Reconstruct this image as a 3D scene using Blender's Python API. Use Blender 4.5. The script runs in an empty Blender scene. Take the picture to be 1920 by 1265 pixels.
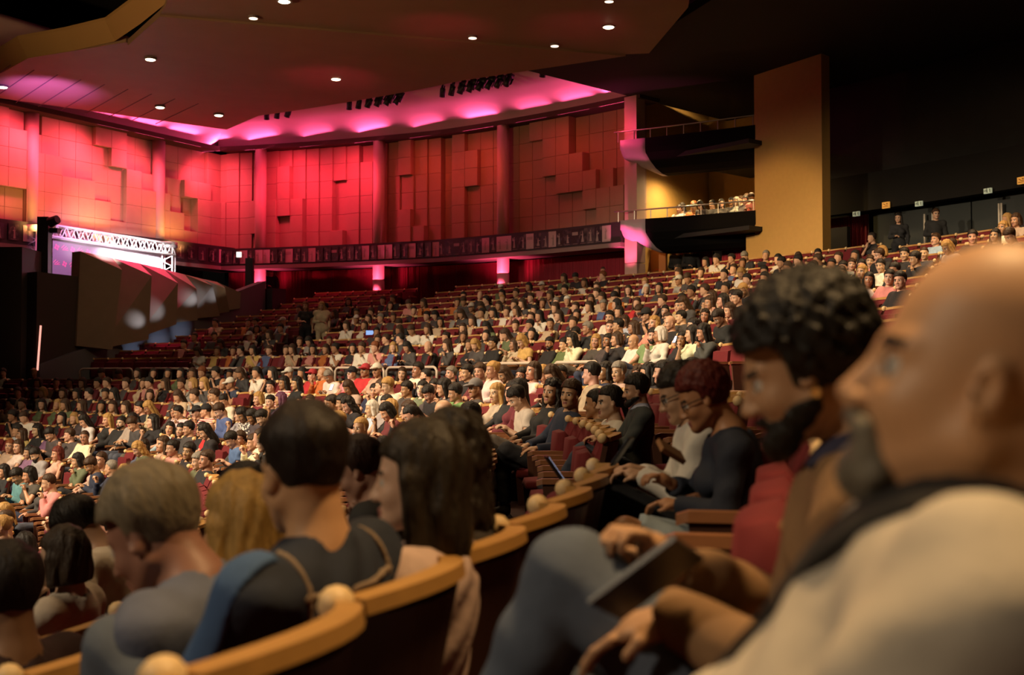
import bpy, math, random
import numpy as np
from mathutils import Vector, Matrix
from math import sin, cos, pi, radians, atan2, sqrt
SC = bpy.context.scene
COL = SC.collection
RND = random.Random(7)

# ------------------------------------------------------------------ camera
F_PX, W_PX, H_PX = 2200.0, 1920.0, 1265.0
CZ = 4.0                                    # eye height of the camera above the lowest floor
PITCH = math.atan(67.5 / F_PX)
cam = bpy.data.cameras.new('camera')
cam.sensor_width = 36.0
cam.lens = 36.0 * F_PX / W_PX
cam.clip_start, cam.clip_end = 0.05, 300
cam.dof.use_dof = True
cam.dof.focus_distance = 15.0
cam.dof.aperture_fstop = 2.7
cam_o = bpy.data.objects.new('camera', cam)
cam_o.location = (0, 0, CZ)
cam_o.rotation_euler = (pi / 2 + PITCH, 0, 0)
COL.objects.link(cam_o)
SC.camera = cam_o

# ------------------------------------------------------------------ world, exposure
world = bpy.data.worlds.new('world'); SC.world = world
world.use_nodes = True
bg = world.node_tree.nodes['Background']
bg.inputs[0].default_value = (0.012, 0.009, 0.007, 1)
bg.inputs[1].default_value = 0.15
SC.view_settings.view_transform = 'Standard'
SC.view_settings.look = 'None'
SC.view_settings.gamma = 1
SC.view_settings.use_curve_mapping = False
SC.view_settings.exposure = 0.0
try:
    SC.cycles.max_bounces = 4; SC.cycles.diffuse_bounces = 2; SC.cycles.glossy_bounces = 2
    SC.cycles.transmission_bounces = 2; SC.cycles.caustics_reflective = False; SC.cycles.caustics_refractive = False
    SC.cycles.sample_clamp_indirect = 4.0
except Exception:
    pass

def aim(o, target):
    d = Vector(target) - o.location
    o.rotation_euler = d.to_track_quat('-Z', 'Y').to_euler()

def area(name, loc, target, power, color, size, sy=None, spread=180):
    l = bpy.data.lights.new(name, 'AREA'); l.energy = power; l.color = color; l.size = size
    if sy: l.shape = 'RECTANGLE'; l.size_y = sy
    l.spread = radians(spread)
    o = bpy.data.objects.new(name, l); o.location = loc; COL.objects.link(o); aim(o, target); return o

def spot(name, loc, target, power, color, angle=60, blend=0.5, size=0.1):
    l = bpy.data.lights.new(name, 'SPOT'); l.energy = power; l.color = color
    l.spot_size = radians(angle); l.spot_blend = blend; l.shadow_soft_size = size
    o = bpy.data.objects.new(name, l); o.location = loc; COL.objects.link(o); aim(o, target); return o

# front light from the lighting bridge over the stage, cut off above the audience by its barn doors
for i, (x, y, tx, ty, tz, pw, an) in enumerate(((-17.0, 5.0, -4.0, 20.0, 2.0, 17500, 54), (-18.5, 13.0, -1.0, 22.0, 2.5, 16000, 47), (-13.0, -3.0, 0.5, 6.0, 3.2, 3900, 64))):
    spot('bridge_light', (x, y, 13.6), (tx, ty, tz), pw, (1.0, 0.76, 0.50), an, 0.35, 0.5)
# house lights in the ceiling
# light thrown back by the lit stage
spot('stage_glow', (-20, 8, 3.4), (-10.5, 22.0, 12.6), 7500, (1.0, 0.60, 0.26), 46, 1.0, 1.0)
area('house_light_near', (-3.0, 8.0, 12.3), (-3.0, 8.0, 0), 110, (1.0, 0.62, 0.30), 3.0, 2.0, 120)
spot('house_light_row', (1.6, 2.2, 9.5), (0.8, 1.4, 4.0), 1600, (1.0, 0.62, 0.27), 60, 0.9, 0.35)
area('house_light_middle', (-1.0, 18.0, 12.3), (-1.0, 18.0, 0), 420, (1.0, 0.66, 0.36), 4.0, 2.5, 120)
area('house_light_rear', (8.0, 21.0, 12.3), (8.0, 21.0, 0), 380, (1.0, 0.64, 0.32), 3.0, 2.0, 115)

# ------------------------------------------------------------------ picture <-> hall
Fv = Vector((0, cos(PITCH), sin(PITCH))); Uv = Vector((0, -sin(PITCH), cos(PITCH))); Rv = Vector((1, 0, 0))
def ray(px, py):
    return Rv * ((px - 960) / F_PX) + Fv + Uv * ((632.5 - py) / F_PX)
def at(px, py, d):
    """point of the hall seen at a photograph pixel, d metres deep"""
    return Vector((0, 0, CZ)) + ray(px, py) * d
def at_z(px, py, z):
    r = ray(px, py); t = (z - CZ) / r.z
    return Vector((0, 0, CZ)) + r * t
def project(p):
    v = Vector(p) - Vector((0, 0, CZ)); d = v.dot(Fv)
    return 960 + F_PX * v.dot(Rv) / d, 632.5 - F_PX * v.dot(Uv) / d, d
SX, SY = -24.0, 9.0                          # centre of the seating arcs (on the stage)
def pol(R, a, z):
    a = radians(a); return Vector((SX + R * cos(a), SY + R * sin(a), z))
def ang_at(px, R):
    """bearing of the point at column px on the circle R (far intersection)"""
    m = (px - 960) / F_PX
    A = 1 + m * m; B = -2 * (m * SX + SY); Cc = SX * SX + SY * SY - R * R
    d = (-B + sqrt(max(0, B * B - 4 * A * Cc))) / (2 * A)
    return math.degrees(atan2(d - SY, m * d - SX)), d

# ------------------------------------------------------------------ materials
MATS = {}
def mat(name, color=(0.5, 0.5, 0.5), rough=0.6, metal=0.0, noise=0.0, nscale=20.0, bump=0.0, emit=None, estr=0.0,
        objcolor=False, sheen=0.0, stretch=None, spec=0.5):
    if name in MATS: return MATS[name]
    m = bpy.data.materials.new(name); m.use_nodes = True
    nt = m.node_tree; b = nt.nodes['Principled BSDF']
    b.inputs['Base Color'].default_value = (*color, 1); b.inputs['Roughness'].default_value = rough
    b.inputs['Metallic'].default_value = metal
    try: b.inputs['Specular IOR Level'].default_value = spec
    except Exception: pass
    if sheen:
        try: b.inputs['Sheen Weight'].default_value = sheen
        except Exception: pass
    src = None
    if objcolor:
        oi = nt.nodes.new('ShaderNodeObjectInfo'); src = oi.outputs['Color']
    if noise or bump:
        tc = nt.nodes.new('ShaderNodeTexCoord'); n = nt.nodes.new('ShaderNodeTexNoise')
        n.inputs['Scale'].default_value = nscale; n.inputs['Detail'].default_value = 3
        vec = tc.outputs['Object']
        if stretch:
            mp = nt.nodes.new('ShaderNodeMapping'); mp.inputs['Scale'].default_value = stretch
            nt.links.new(vec, mp.inputs[0]); vec = mp.outputs[0]
        nt.links.new(vec, n.inputs['Vector'])
        if noise:
            mix = nt.nodes.new('ShaderNodeMix'); mix.data_type = 'RGBA'; mix.blend_type = 'MULTIPLY'
            mix.inputs[0].default_value = 1.0
            if src: nt.links.new(src, mix.inputs[6])
            else: mix.inputs[6].default_value = (*color, 1)
            mr = nt.nodes.new('ShaderNodeMapRange')
            mr.inputs[3].default_value = 1 - noise; mr.inputs[4].default_value = 1 + noise
            nt.links.new(n.outputs[0], mr.inputs[0]); nt.links.new(mr.outputs[0], mix.inputs[7])
            src = mix.outputs[2]
        if bump:
            bp = nt.nodes.new('ShaderNodeBump'); bp.inputs['Strength'].default_value = bump; bp.inputs['Distance'].default_value = 0.02
            nt.links.new(n.outputs[0], bp.inputs['Height']); nt.links.new(bp.outputs[0], b.inputs['Normal'])
    if src: nt.links.new(src, b.inputs['Base Color'])
    if emit:
        b.inputs['Emission Color'].default_value = (*emit, 1); b.inputs['Emission Strength'].default_value = estr
    MATS[name] = m
    return m

# ------------------------------------------------------------------ mesh building
class MB:
    def __init__(s): s.v = []; s.f = []; s.m = []
    def add(s, vs, fs, mi=0):
        o = len(s.v); s.v.extend([tuple(x) for x in vs]); s.f.extend([tuple(i + o for i in f) for f in fs]); s.m.extend([mi] * len(fs)); return s
    def hexa(s, p, mi=0):
        return s.add(p, [(3, 2, 1, 0), (4, 5, 6, 7), (0, 1, 5, 4), (1, 2, 6, 5), (2, 3, 7, 6), (3, 0, 4, 7)], mi)
    def box(s, x0, x1, y0, y1, z0, z1, mi=0):
        return s.hexa([(x0, y0, z0), (x1, y0, z0), (x1, y1, z0), (x0, y1, z0), (x0, y0, z1), (x1, y0, z1), (x1, y1, z1), (x0, y1, z1)], mi)
    def bar(s, a, b, w, h=None, mi=0, up=(0, 0, 1)):
        a = Vector(a); b = Vector(b); h = h or w; t = (b - a).normalized(); u = Vector(up)
        if abs(t.dot(u)) > 0.95: u = Vector((1, 0, 0))
        sd = t.cross(u).normalized() * (w / 2); up2 = sd.cross(t).normalized() * (h / 2)
        return s.hexa([a - sd - up2, a + sd - up2, a + sd + up2, a - sd + up2, b - sd - up2, b + sd - up2, b + sd + up2, b - sd + up2], mi)
    def tube(s, pts, r, n=8, mi=0, cap=True):
        pts = [Vector(p) for p in pts]; rs = r if isinstance(r, (list, tuple)) else [r] * len(pts)
        rings = []; ref = None
        for i, p in enumerate(pts):
            t = (pts[min(i + 1, len(pts) - 1)] - pts[max(i - 1, 0)]).normalized()
            if ref is None:
                ref = t.orthogonal().normalized()
            sd = (ref - t * ref.dot(t)).normalized(); ref = sd; up = t.cross(sd)
            rings.append([p + (sd * cos(2 * pi * k / n) + up * sin(2 * pi * k / n)) * rs[i] for k in range(n)])
        vs = [q for rg in rings for q in rg]; fs = []
        for i in range(len(pts) - 1):
            for k in range(n):
                a = i * n + k; b = i * n + (k + 1) % n
                fs.append((a, b, b + n, a + n))
        if cap: fs.append(tuple(range(n - 1, -1, -1))); fs.append(tuple((len(pts) - 1) * n + k for k in range(n)))
        return s.add(vs, fs, mi)
    def prism(s, poly, z0, z1, mi=0):
        n = len(poly); vs = [(p[0], p[1], z0) for p in poly] + [(p[0], p[1], z1) for p in poly]
        fs = [tuple(range(n - 1, -1, -1)), tuple(range(n, 2 * n))] + [(i, (i + 1) % n, n + (i + 1) % n, n + i) for i in range(n)]
        return s.add(vs, fs, mi)
    def loft(s, secs, closed_sec=True, caps=True, mi=0):
        n = len(secs[0]); vs = [q for sc in secs for q in sc]; fs = []
        for i in range(len(secs) - 1):
            for k in range(n if closed_sec else n - 1):
                a = i * n + k; b = i * n + (k + 1) % n
                fs.append((a, b, b + n, a + n))
        if caps and closed_sec:
            fs.append(tuple(range(n - 1, -1, -1))); fs.append(tuple((len(secs) - 1) * n + k for k in range(n)))
        return s.add(vs, fs, mi)
    def ell(s, c, r, nu=10, nv=6, mi=0):
        secs = []
        for j in range(nv + 1):
            t = pi * (j / nv) ; t = min(max(t, 0.02), pi - 0.02)
            secs.append([(c[0] + r[0] * sin(t) * cos(2 * pi * k / nu), c[1] + r[1] * sin(t) * sin(2 * pi * k / nu), c[2] - r[2] * cos(t)) for k in range(nu)])
        return s.loft(secs, True, True, mi)
    def mesh(s, name, mats, smooth=False):
        me = bpy.data.meshes.new(name); me.from_pydata(s.v, [], s.f)
        for m in (mats if isinstance(mats, (list, tuple)) else [mats]): me.materials.append(m)
        if any(s.m): me.polygons.foreach_set('material_index', s.m)
        if smooth: me.polygons.foreach_set('use_smooth', [True] * len(s.f))
        me.update(); return me
    def build(s, name, mats, parent=None, smooth=False, loc=None):
        return obj(name, s.mesh(name, mats, smooth), parent, loc)

def obj(name, me, parent=None, loc=None):
    o = bpy.data.objects.new(name, me); COL.objects.link(o)
    if parent: o.parent = parent
    if loc is not None: o.location = loc
    return o
def empty(name, loc=(0, 0, 0), rz=0.0):
    o = bpy.data.objects.new(name, None); COL.objects.link(o); o.location = loc; o.rotation_euler = (0, 0, rz); o.empty_display_size = 0.1; return o
def tag(o, label=None, cat=None, group=None, kind=None):
    if label: o['label'] = label
    if cat: o['category'] = cat
    if group: o['group'] = group
    if kind: o['kind'] = kind
    return o
def struct(o, label=None): return tag(o, label, kind='structure')
def arc_sheet(R, a0, a1, z0, z1, n=24, thick=0.0, Rf=None):
    """curved wall between two bearings; thick goes outward"""
    m = MB(); secs = []
    for i in range(n + 1):
        a = a0 + (a1 - a0) * i / n
        r = Rf(a) if Rf else R
        secs.append([pol(r, a, z0), pol(r + thick, a, z0), pol(r + thick, a, z1), pol(r, a, z1)])
    return m.loft(secs)
# ------------------------------------------------------------------ the hall: floor rakes
N_LOW, N_UP, ROW = 11, 11, 0.88
def lowR(k): return 25.5 - ROW * k               # head radius of lower row k (k=-1 is the last one before the cross aisle)
def low_head(k): return CZ + (-0.25 * k if k >= 0 else -0.03)
def upR(j): return 28.6 + ROW * j
def up_head(j): return CZ + 0.62 + 0.246 * j
HEAD = 1.12                                      # head centre above the floor, seated
ROWS = {}
for k in range(-1, N_LOW): ROWS[('low', k)] = (lowR(k), low_head(k) - HEAD)
for j in range(0, N_UP + 1): ROWS[('up', j)] = (upR(j), up_head(j) - HEAD)
M_carpet = mat('carpet', (0.055, 0.022, 0.02), 0.95, noise=0.35, nscale=9, bump=0.2)
M_aisle = mat('aisle_carpet', (0.16, 0.14, 0.145), 0.95, noise=0.25, nscale=14)
A_NEAR, A_LOW, A_UP0 = -34.0, 82.0, -4.0
fl = MB()
def step(R0, R1, z, zlow, a0, a1, n=40):
    secs = []
    for i in range(n + 1):
        a = a0 + (a1 - a0) * i / n
        secs.append([pol(R0, a, zlow), pol(R1, a, zlow), pol(R1, a, z), pol(R0, a, z)])
    fl.loft(secs)
for k in range(-1, N_LOW):
    R, z = ROWS[('low', k)]
    step(R - 0.5, R + 0.38, z, z - 0.6, A_NEAR, A_LOW)
zl = ROWS[('low', N_LOW - 1)][1]
step(2.0, lowR(N_LOW - 1) - 0.5, zl - 0.08, zl - 0.6, A_NEAR, A_LOW + 6)
step(lowR(-1) + 0.38, upR(0) - 0.7, ROWS[('low', -1)][1], ROWS[('low', -1)][1] - 0.6, A_NEAR, 70)
for j in range(0, N_UP + 1):
    R, z = ROWS[('up', j)]
    step(R - (0.7 if j == 0 else 0.5), R + 0.38, z, z - 0.7, -12, 67.0 - 0.35 * j)
PLAT = CZ + 2.45
step(upR(N_UP) + 0.38, 42.5, PLAT, PLAT - 0.9, -12, 45)
step(upR(10) + 0.38, 39.4, ROWS[('up', 10)][1] + 0.24, ROWS[('up', 10)][1] - 0.5, 43, 72)
struct(fl.build('floor', M_carpet), 'dark raked auditorium floor stepping up in curved rows')

# ------------------------------------------------------------------ rear wall, left wall and their relief panels
Z_TOP, Z_BT, Z_BB = CZ + 8.35, CZ + 4.62, CZ + 4.0
def wallR(a): return 38.8 - 1.2 * min(1, max(0, (a - 56) / 14))
A_COR = ang_at(395, 37.6)[0]
A_C = [ang_at(490, 37.7)[0], ang_at(718, 38.5)[0], ang_at(952, 38.8)[0], ang_at(1200, 38.8)[0]]
M_wall = mat('wall_plaster', (0.34, 0.21, 0.15), 0.8, noise=0.12, nscale=6)
M_panel = mat('wall_panel', (0.42, 0.26, 0.18), 0.7, noise=0.10, nscale=3)
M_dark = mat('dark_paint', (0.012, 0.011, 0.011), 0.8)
M_cornice = mat('cornice_plaster', (0.07, 0.045, 0.035), 0.9, spec=.1)
wall_back = arc_sheet(0, A_C[3] + 0.8, A_COR, Z_BT - 0.1, Z_TOP + 0.3, 40, 0.25, Rf=lambda a: wallR(a) + 0.30).build('wall_back', M_wall)
struct(wall_back, 'curved rear wall faced with square relief panels')
NR = 6
PH = (Z_TOP - Z_BT) / NR
rp = random.Random(3)
def relief(ncol, seed):
    """blocky clusters of three depths"""
    r = random.Random(seed); g = [[0] * NR for _ in range(ncol)]
    for c in range(ncol):
        q = 0
        while q < NR:
            L = r.choice((1, 2, 2, 3)); d = r.choice((0, 1, 1, 2))
            if c and r.random() < 0.45: d = g[c - 1][q]
            for t in range(q, min(NR, q + L)): g[c][t] = d
            q += L
    return g
DEP = (0.04, 0.22, 0.40)
def panel_mesh(w, h, d):
    m = MB(); g = 0.003; e = 0.007
    x0, x1, z0, z1 = -w / 2 + g, w / 2 - g, g, h - g
    m.hexa([(x0, -d + e, z0), (x1, -d + e, z0), (x1, 0.05, z0), (x0, 0.05, z0), (x0, -d + e, z1), (x1, -d + e, z1), (x1, 0.05, z1), (x0, 0.05, z1)])
    m.hexa([(x0 + e, -d, z0 + e), (x1 - e, -d, z0 + e), (x1, -d + e, z0), (x0, -d + e, z0), (x0 + e, -d, z1 - e), (x1 - e, -d, z1 - e), (x1, -d + e, z1), (x0, -d + e, z1)])
    return m.mesh('wall_panel', M_panel)
ncol = 32
span = (A_COR - A_C[3])
da = span / ncol
PM = [panel_mesh(radians(da) * 38.4, PH, d) for d in DEP]
g = relief(ncol, 5)
for c in range(ncol):
    a = A_C[3] + (c + 0.5) * da
    for q in range(NR):
        p = pol(wallR(a) + 0.30, a, Z_BT + q * PH)
        o = obj('panel', PM[g[c][q]], wall_back, p)
        o.rotation_euler = (0, 0, radians(a) - pi / 2)
# left wall: straight, splayed towards the stage
C0 = pol(wallR(A_COR) + 0.3, A_COR, 0); LD = Vector((-4.1, -6.7, 0)).normalized(); LN = Vector((LD.y, -LD.x, 0))
if LN.dot(Vector((1, -1, 0))) < 0: LN = -LN
def lw(s, off, z): return Vector((C0.x, C0.y, 0)) + LD * s + LN * off + Vector((0, 0, z))
LLEN = 15.0
m = MB(); m.hexa([lw(0, 0, Z_BT - .1), lw(LLEN, 0, Z_BT - .1), lw(LLEN, -.25, Z_BT - .1), lw(0, -.25, Z_BT - .1), lw(0, 0, Z_TOP + .6), lw(LLEN, 0, Z_TOP + .6), lw(LLEN, -.25, Z_TOP + .6), lw(0, -.25, Z_TOP + .6)])
wall_left = struct(m.build('wall_left', M_wall), 'splayed left wall faced with square relief panels')
PW = 0.66; ncl = int(LLEN / PW); gl = relief(ncl, 11); PML = [panel_mesh(PW, PH, d) for d in DEP]
# blocks copied from the photograph's first bay (column from the corner, row from below)
for c in range(ncl):
    for q in range(NR):
        o = obj('panel', PML[gl[c][q]], wall_left, lw((c + .5) * PW, 0, Z_BT + q * PH))
        o.rotation_euler = (0, 0, atan2(LN.y, LN.x) + pi / 2)
# cornice ledge along both walls (its top carries the cove uplights)
cor = arc_sheet(0, A_C[3] - 0.6, A_COR, Z_TOP, Z_TOP + 0.16, 40, 0.95, Rf=lambda a: wallR(a) - 0.45)
cor.hexa([lw(-.3, 0, Z_TOP), lw(LLEN, 0, Z_TOP), lw(LLEN, .75, Z_TOP), lw(-.3, .75, Z_TOP), lw(-.3, 0, Z_TOP + .16), lw(LLEN, 0, Z_TOP + .16), lw(LLEN, .75, Z_TOP + .16), lw(-.3, .75, Z_TOP + .16)])
struct(cor.build('trim_1', M_cornice), 'dark cornice ledge at the top of the panelled walls')

# ------------------------------------------------------------------ columns
M_col = mat('column_paint', (0.55, 0.38, 0.32), 0.55, noise=0.06, nscale=4)
def column(p, label, z0, z1, r=0.21, flat=False):
    t = empty('column', (p.x, p.y, z0))
    m = MB(); n = 20; H = z1 - z0
    zc = CZ + 3.35 - z0
    m.tube([(0, 0, 0), (0, 0, zc - .012)], r, n); sh = m.build('shaft', M_col, t, True)
    m = MB(); m.tube([(0, 0, zc + .012), (0, 0, H)], r, n); m.tube([(0, 0, zc - .012), (0, 0, zc + .012)], r - .012, n); m.build('upper_shaft', M_col, t, True)
    m = MB(); m.tube([(0, 0, 0), (0, 0, 0.08)], r + .05, n); m.build('base', M_col, t)
    tag(t, label, 'column'); return t
ZF10 = ROWS[('up', 10)][1] + 0.24
names = ['round column nearest the panelled corner, beside the black loudspeaker', 'round column rising behind the empty rows, second along the curved wall',
         'round column behind the seated crowd, third along the curved wall']
COLP = []
for i in range(3):
    p = pol(wallR(A_C[i]) - 0.25, A_C[i], 0); COLP.append(p); column(p, names[i], ZF10, Z_TOP)
for px, s_lab in ((295, 'round column on the left wall, near the room corner'), (57, 'round column on the left wall, behind the dark booth')):
    best = min((abs(project(lw(s, .22, Z_TOP))[0] - px), s) for s in [x * .05 for x in range(10, 300)])[1]
    p = lw(best, .28, 0); COLP.append(p); column(p, s_lab, ZF10, Z_TOP, 0.23)
# end pier of the rear wall, pink lit
pe = pol(38.5, A_C[3] - 0.1, 0); tdir = Vector((-sin(radians(A_C[3])), cos(radians(A_C[3])), 0)); ndir = Vector((cos(radians(A_C[3])), sin(radians(A_C[3])), 0))
t = empty('pilaster', (pe.x, pe.y, ZF10), radians(A_C[3]))
for nm, z0, z1 in (('lower_shaft', 0, CZ + 3.35 - ZF10 - .01), ('upper_shaft', CZ + 3.35 - ZF10 + .01, Z_TOP + .1 - ZF10)):
    MB().box(-.2, .2, -.24, .24, z0, z1).build(nm, M_col, t)
tag(t, 'tall pink-lit square pilaster where the curved wall meets the side boxes', 'pilaster')

# ------------------------------------------------------------------ poster gallery band and its soffit
M_band = mat('band_board', (0.03, 0.022, 0.025), 0.6)
M_soff = mat('soffit_paint', (0.26, 0.19, 0.17), 0.6)
band = arc_sheet(0, A_C[3] + 0.3, A_COR - 0.5, Z_BB, Z_BT + .02, 40, 0.12, Rf=lambda a: wallR(a) - 0.62)
band.hexa([lw(-.2, .95, Z_BB), lw(LLEN, .95, Z_BB), lw(LLEN, .83, Z_BB), lw(-.2, .83, Z_BB), lw(-.2, .95, Z_BT + .12), lw(LLEN, .95, Z_BT + .12), lw(LLEN, .83, Z_BT + .12), lw(-.2, .83, Z_BT + .12)])
band_o = struct(band.build('trim_2', M_band), 'dark gallery band with a row of show posters below the panelled wall')
sof = arc_sheet(0, A_C[3] + 0.3, A_COR - .5, Z_BB - .14, Z_BB - .005, 40, 1.0, Rf=lambda a: wallR(a) - 0.68)
sof.hexa([lw(-.2, 0, Z_BB - .14), lw(LLEN, 0, Z_BB - .14), lw(LLEN, 1.0, Z_BB - .14), lw(-.2, 1.0, Z_BB - .14), lw(-.2, 0, Z_BB - .005), lw(LLEN, 0, Z_BB - .005), lw(LLEN, 1.0, Z_BB - .005), lw(-.2, 1.0, Z_BB - .005)])
struct(sof.build('trim_3', M_soff), 'pale rounded lip under the poster band')
# posters: flat printed boards with a pale figure or ornament each
def poster_mat(i):
    m = bpy.data.materials.new('poster_print'); m.use_nodes = True; nt = m.node_tree; b = nt.nodes['Principled BSDF']; b.inputs['Roughness'].default_value = 0.5
    tc = nt.nodes.new('ShaderNodeTexCoord'); mp = nt.nodes.new('ShaderNodeMapping'); mp.inputs['Location'].default_value = (i * 3.7, i * 1.3, 0); mp.inputs['Scale'].default_value = (5, 5, 4)
    n = nt.nodes.new('ShaderNodeTexNoise'); n.inputs['Scale'].default_value = 1.4; n.inputs['Detail'].default_value = 3
    cr = nt.nodes.new('ShaderNodeValToRGB')
    r = random.Random(i); base = r.choice([(0.015, 0.012, 0.02), (0.02, 0.012, 0.01), (0.05, 0.04, 0.05), (0.01, 0.01, 0.012)])
    hi = r.choice([(0.12, 0.09, 0.09), (0.16, 0.13, 0.12), (0.07, 0.05, 0.09)])
    cr.color_ramp.elements[0].position = 0.5; cr.color_ramp.elements[0].color = (*base, 1)
    cr.color_ramp.elements[1].position = 0.72; cr.color_ramp.elements[1].color = (*hi, 1)
    nt.links.new(tc.outputs['Object'], mp.inputs[0]); nt.links.new(mp.outputs[0], n.inputs['Vector']); nt.links.new(n.outputs[0], cr.inputs[0]); nt.links.new(cr.outputs[0], b.inputs['Base Color'])
    return m
M_fig = mat('poster_figure', (0.34, 0.27, 0.25), 0.6)
M_pale = mat('poster_pale', (0.55, 0.4, 0.4), 0.6)
PMAT = [poster_mat(i) for i in range(8)]
PHH = 0.5
def poster_mesh(i):
    r = random.Random(100 + i); m = MB(); w = 0.36
    m.box(-w / 2, w / 2, -.012, .01, 0, PHH, 0 if r.random() < .85 else 2)
    x = r.uniform(-.05, .05); y = -.016; hgt = r.uniform(.24, .36); z0 = r.uniform(.04, .08); bw = r.uniform(.03, .07)
    if r.random() < .8:                          # standing performer silhouette: skirt, torso, head, arms
        def q(pts): m.add([(p[0], y, p[1]) for p in pts], [tuple(range(len(pts)))], 1)
        q([(x - bw, z0), (x + bw, z0), (x + .025, z0 + hgt * .5), (x - .025, z0 + hgt * .5)])
        q([(x - .025, z0 + hgt * .5), (x + .025, z0 + hgt * .5), (x + .03, z0 + hgt * .8), (x - .03, z0 + hgt * .8)])
        q([(x - .016, z0 + hgt * .83), (x + .016, z0 + hgt * .83), (x + .016, z0 + hgt), (x - .016, z0 + hgt)])
        ax = r.choice((-1, 1)) * r.uniform(.05, .09)
        q([(x, z0 + hgt * .72), (x + ax, z0 + hgt * r.uniform(.7, 1.0)), (x + ax, z0 + hgt * .66), (x, z0 + hgt * .64)])
    else:
        m.add([(-.12, y, .3), (.12, y, .3), (.12, y, .4), (-.12, y, .4)], [(0, 1, 2, 3)], 1)
    m.add([(-.1, y, .02), (.1, y, .02), (.1, y, .03), (-.1, y, .03)], [(0, 1, 2, 3)], 1)
    return m.mesh('poster', [PMAT[i % 8], M_fig, M_pale])
POST = [poster_mesh(i) for i in range(16)]
npost = 52
for i in range(npost):
    a = A_COR - 1.2 - (A_COR - 1.2 - A_C[3] - 1.2) * i / (npost - 1)
    o = obj('poster', POST[(i * 7) % 16], band_o, pol(wallR(a) - .63, a, Z_BB + .06)); o.rotation_euler = (0, 0, radians(a) - pi / 2)
for i in range(24):
    o = obj('poster', POST[(i * 5 + 3) % 16], band_o, lw(.6 + i * .52, .96, Z_BB + .12)); o.rotation_euler = (0, 0, atan2(LN.y, LN.x) + pi / 2)

# ------------------------------------------------------------------ red curtains under the band, recessed back wall
M_curt = mat('curtain_velvet', (0.30, 0.012, 0.03), 0.85, sheen=0.3)
rec = arc_sheet(0, A_C[3] - .3, A_COR, ZF10 - .3, Z_BB, 30, 0.2, Rf=lambda a: wallR(a) + 0.9)
rec.hexa([lw(0, -.7, ZF10 - 2.3), lw(LLEN, -.7, ZF10 - 2.3), lw(LLEN, -.9, ZF10 - 2.3), lw(0, -.9, ZF10 - 2.3), lw(0, -.7, Z_BB), lw(LLEN, -.7, Z_BB), lw(LLEN, -.9, Z_BB), lw(0, -.9, Z_BB)])
struct(rec.build('wall_under_gallery', M_dark), 'dark recessed wall behind the curtains under the poster band')
def curtain(a0, a1, label, Roff=0.55, z0=None, z1=None, RR=None, folds=None):
    z0 = z0 if z0 is not None else ZF10 + .02; z1 = z1 if z1 is not None else Z_BB - .15
    n = folds or int(abs(a1 - a0) * 12) ; secs = []
    r = random.Random(int(a0 * 10)); ph = 0
    m = MB()
    bot, top = [], []
    for i in range(n * 4 + 1):
        a = a0 + (a1 - a0) * i / (n * 4); ph += r.uniform(1.1, 2.0)
        rr = (RR if RR else wallR(a) + Roff) + 0.055 * sin(ph)
        bot.append(pol(rr, a, z0)); top.append(pol(rr, a, z1))
    m.loft([[b, t2] for b, t2 in zip(bot, top)], False, False)
    o = m.build('curtain', M_curt, None, True); tag(o, label, 'curtain'); return o
curtain(A_COR - .6, A_C[0] + .02, 'red velvet curtain at the corner, left of the corner column')
curtain(A_C[0] - .02, (A_C[0] + A_C[1]) / 2, 'red velvet curtain right of the corner column, behind the standing dark figure')
curtain((A_C[0] + A_C[1]) / 2, A_C[1] + .02, 'dim red velvet curtain left of the second column')
curtain(A_C[1] - .02, (A_C[1] + A_C[2]) / 2, 'bright pink-lit velvet curtain right of the second column')
curtain((A_C[1] + A_C[2]) / 2, A_C[2] + .02, 'red velvet curtain left of the third column')
curtain(A_C[2] - .02, (A_C[2] + A_C[3]) / 2, 'red velvet curtain right of the third column')
curtain((A_C[2] + A_C[3]) / 2, A_C[3] + .4, 'dark red velvet curtain left of the pink pilaster')

# ------------------------------------------------------------------ ceiling
M_ceil = mat('ceiling_paint', (0.60, 0.48, 0.46), 0.75, noise=0.05, nscale=2)
M_cpan = mat('ceiling_panel', (0.30, 0.19, 0.12), 0.6, noise=0.12, nscale=1.2)
M_fascia = mat('fascia_wood', (0.45, 0.27, 0.10), 0.6)
Z_C = CZ + 9.1; Z_P = CZ + 8.45
cc = MB(); secs = []
COVE = ((.28, 8.40), (.10, 8.66), (-.22, 8.86), (-.75, 9.02), (-1.5, 9.1))
for i in range(41):
    a = 44.2 + (78 - 44.2) * i / 40; w = wallR(a)
    secs.append([pol(w + o, a, CZ + z) for o, z in COVE] + [pol(31.5, a, Z_C), pol(31.5, a, Z_C + .2), pol(w + .6, a, Z_C + .2), pol(w + .6, a, CZ + 8.4)])
cc.loft(secs)
secs = []
for i in range(16):
    q = -.3 + (LLEN + .3) * i / 15
    secs.append([lw(q, .02 - o + .28, CZ + z) for o, z in COVE] + [lw(q, 6.0, Z_C + .005), lw(q, 6.0, Z_C + .2), lw(q, -.3, Z_C + .2), lw(q, -.3, CZ + 8.4)])
cc.loft(secs)
ceil_o = struct(cc.build('ceiling', M_ceil, None, True), 'pink-lit cove of the ceiling along the rear wall')
# dark ceiling over everything else
mm = MB(); mm.box(-45, 45, -14, 60, CZ + 10.6, CZ + 10.8); struct(mm.build('ceiling_void', M_dark), 'black technical ceiling above the reflector panels')
mm = MB(); mm.prism([pol(44, 44, 0), pol(31, 44, 0), at_z(1190, 92, Z_P), at_z(1400, -40, Z_P), (20, 10, 0), (24, 30, 0)], Z_P + .02, Z_P + .25); struct(mm.build('ceiling_side', M_dark), 'black side ceiling over the boxes')
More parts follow.
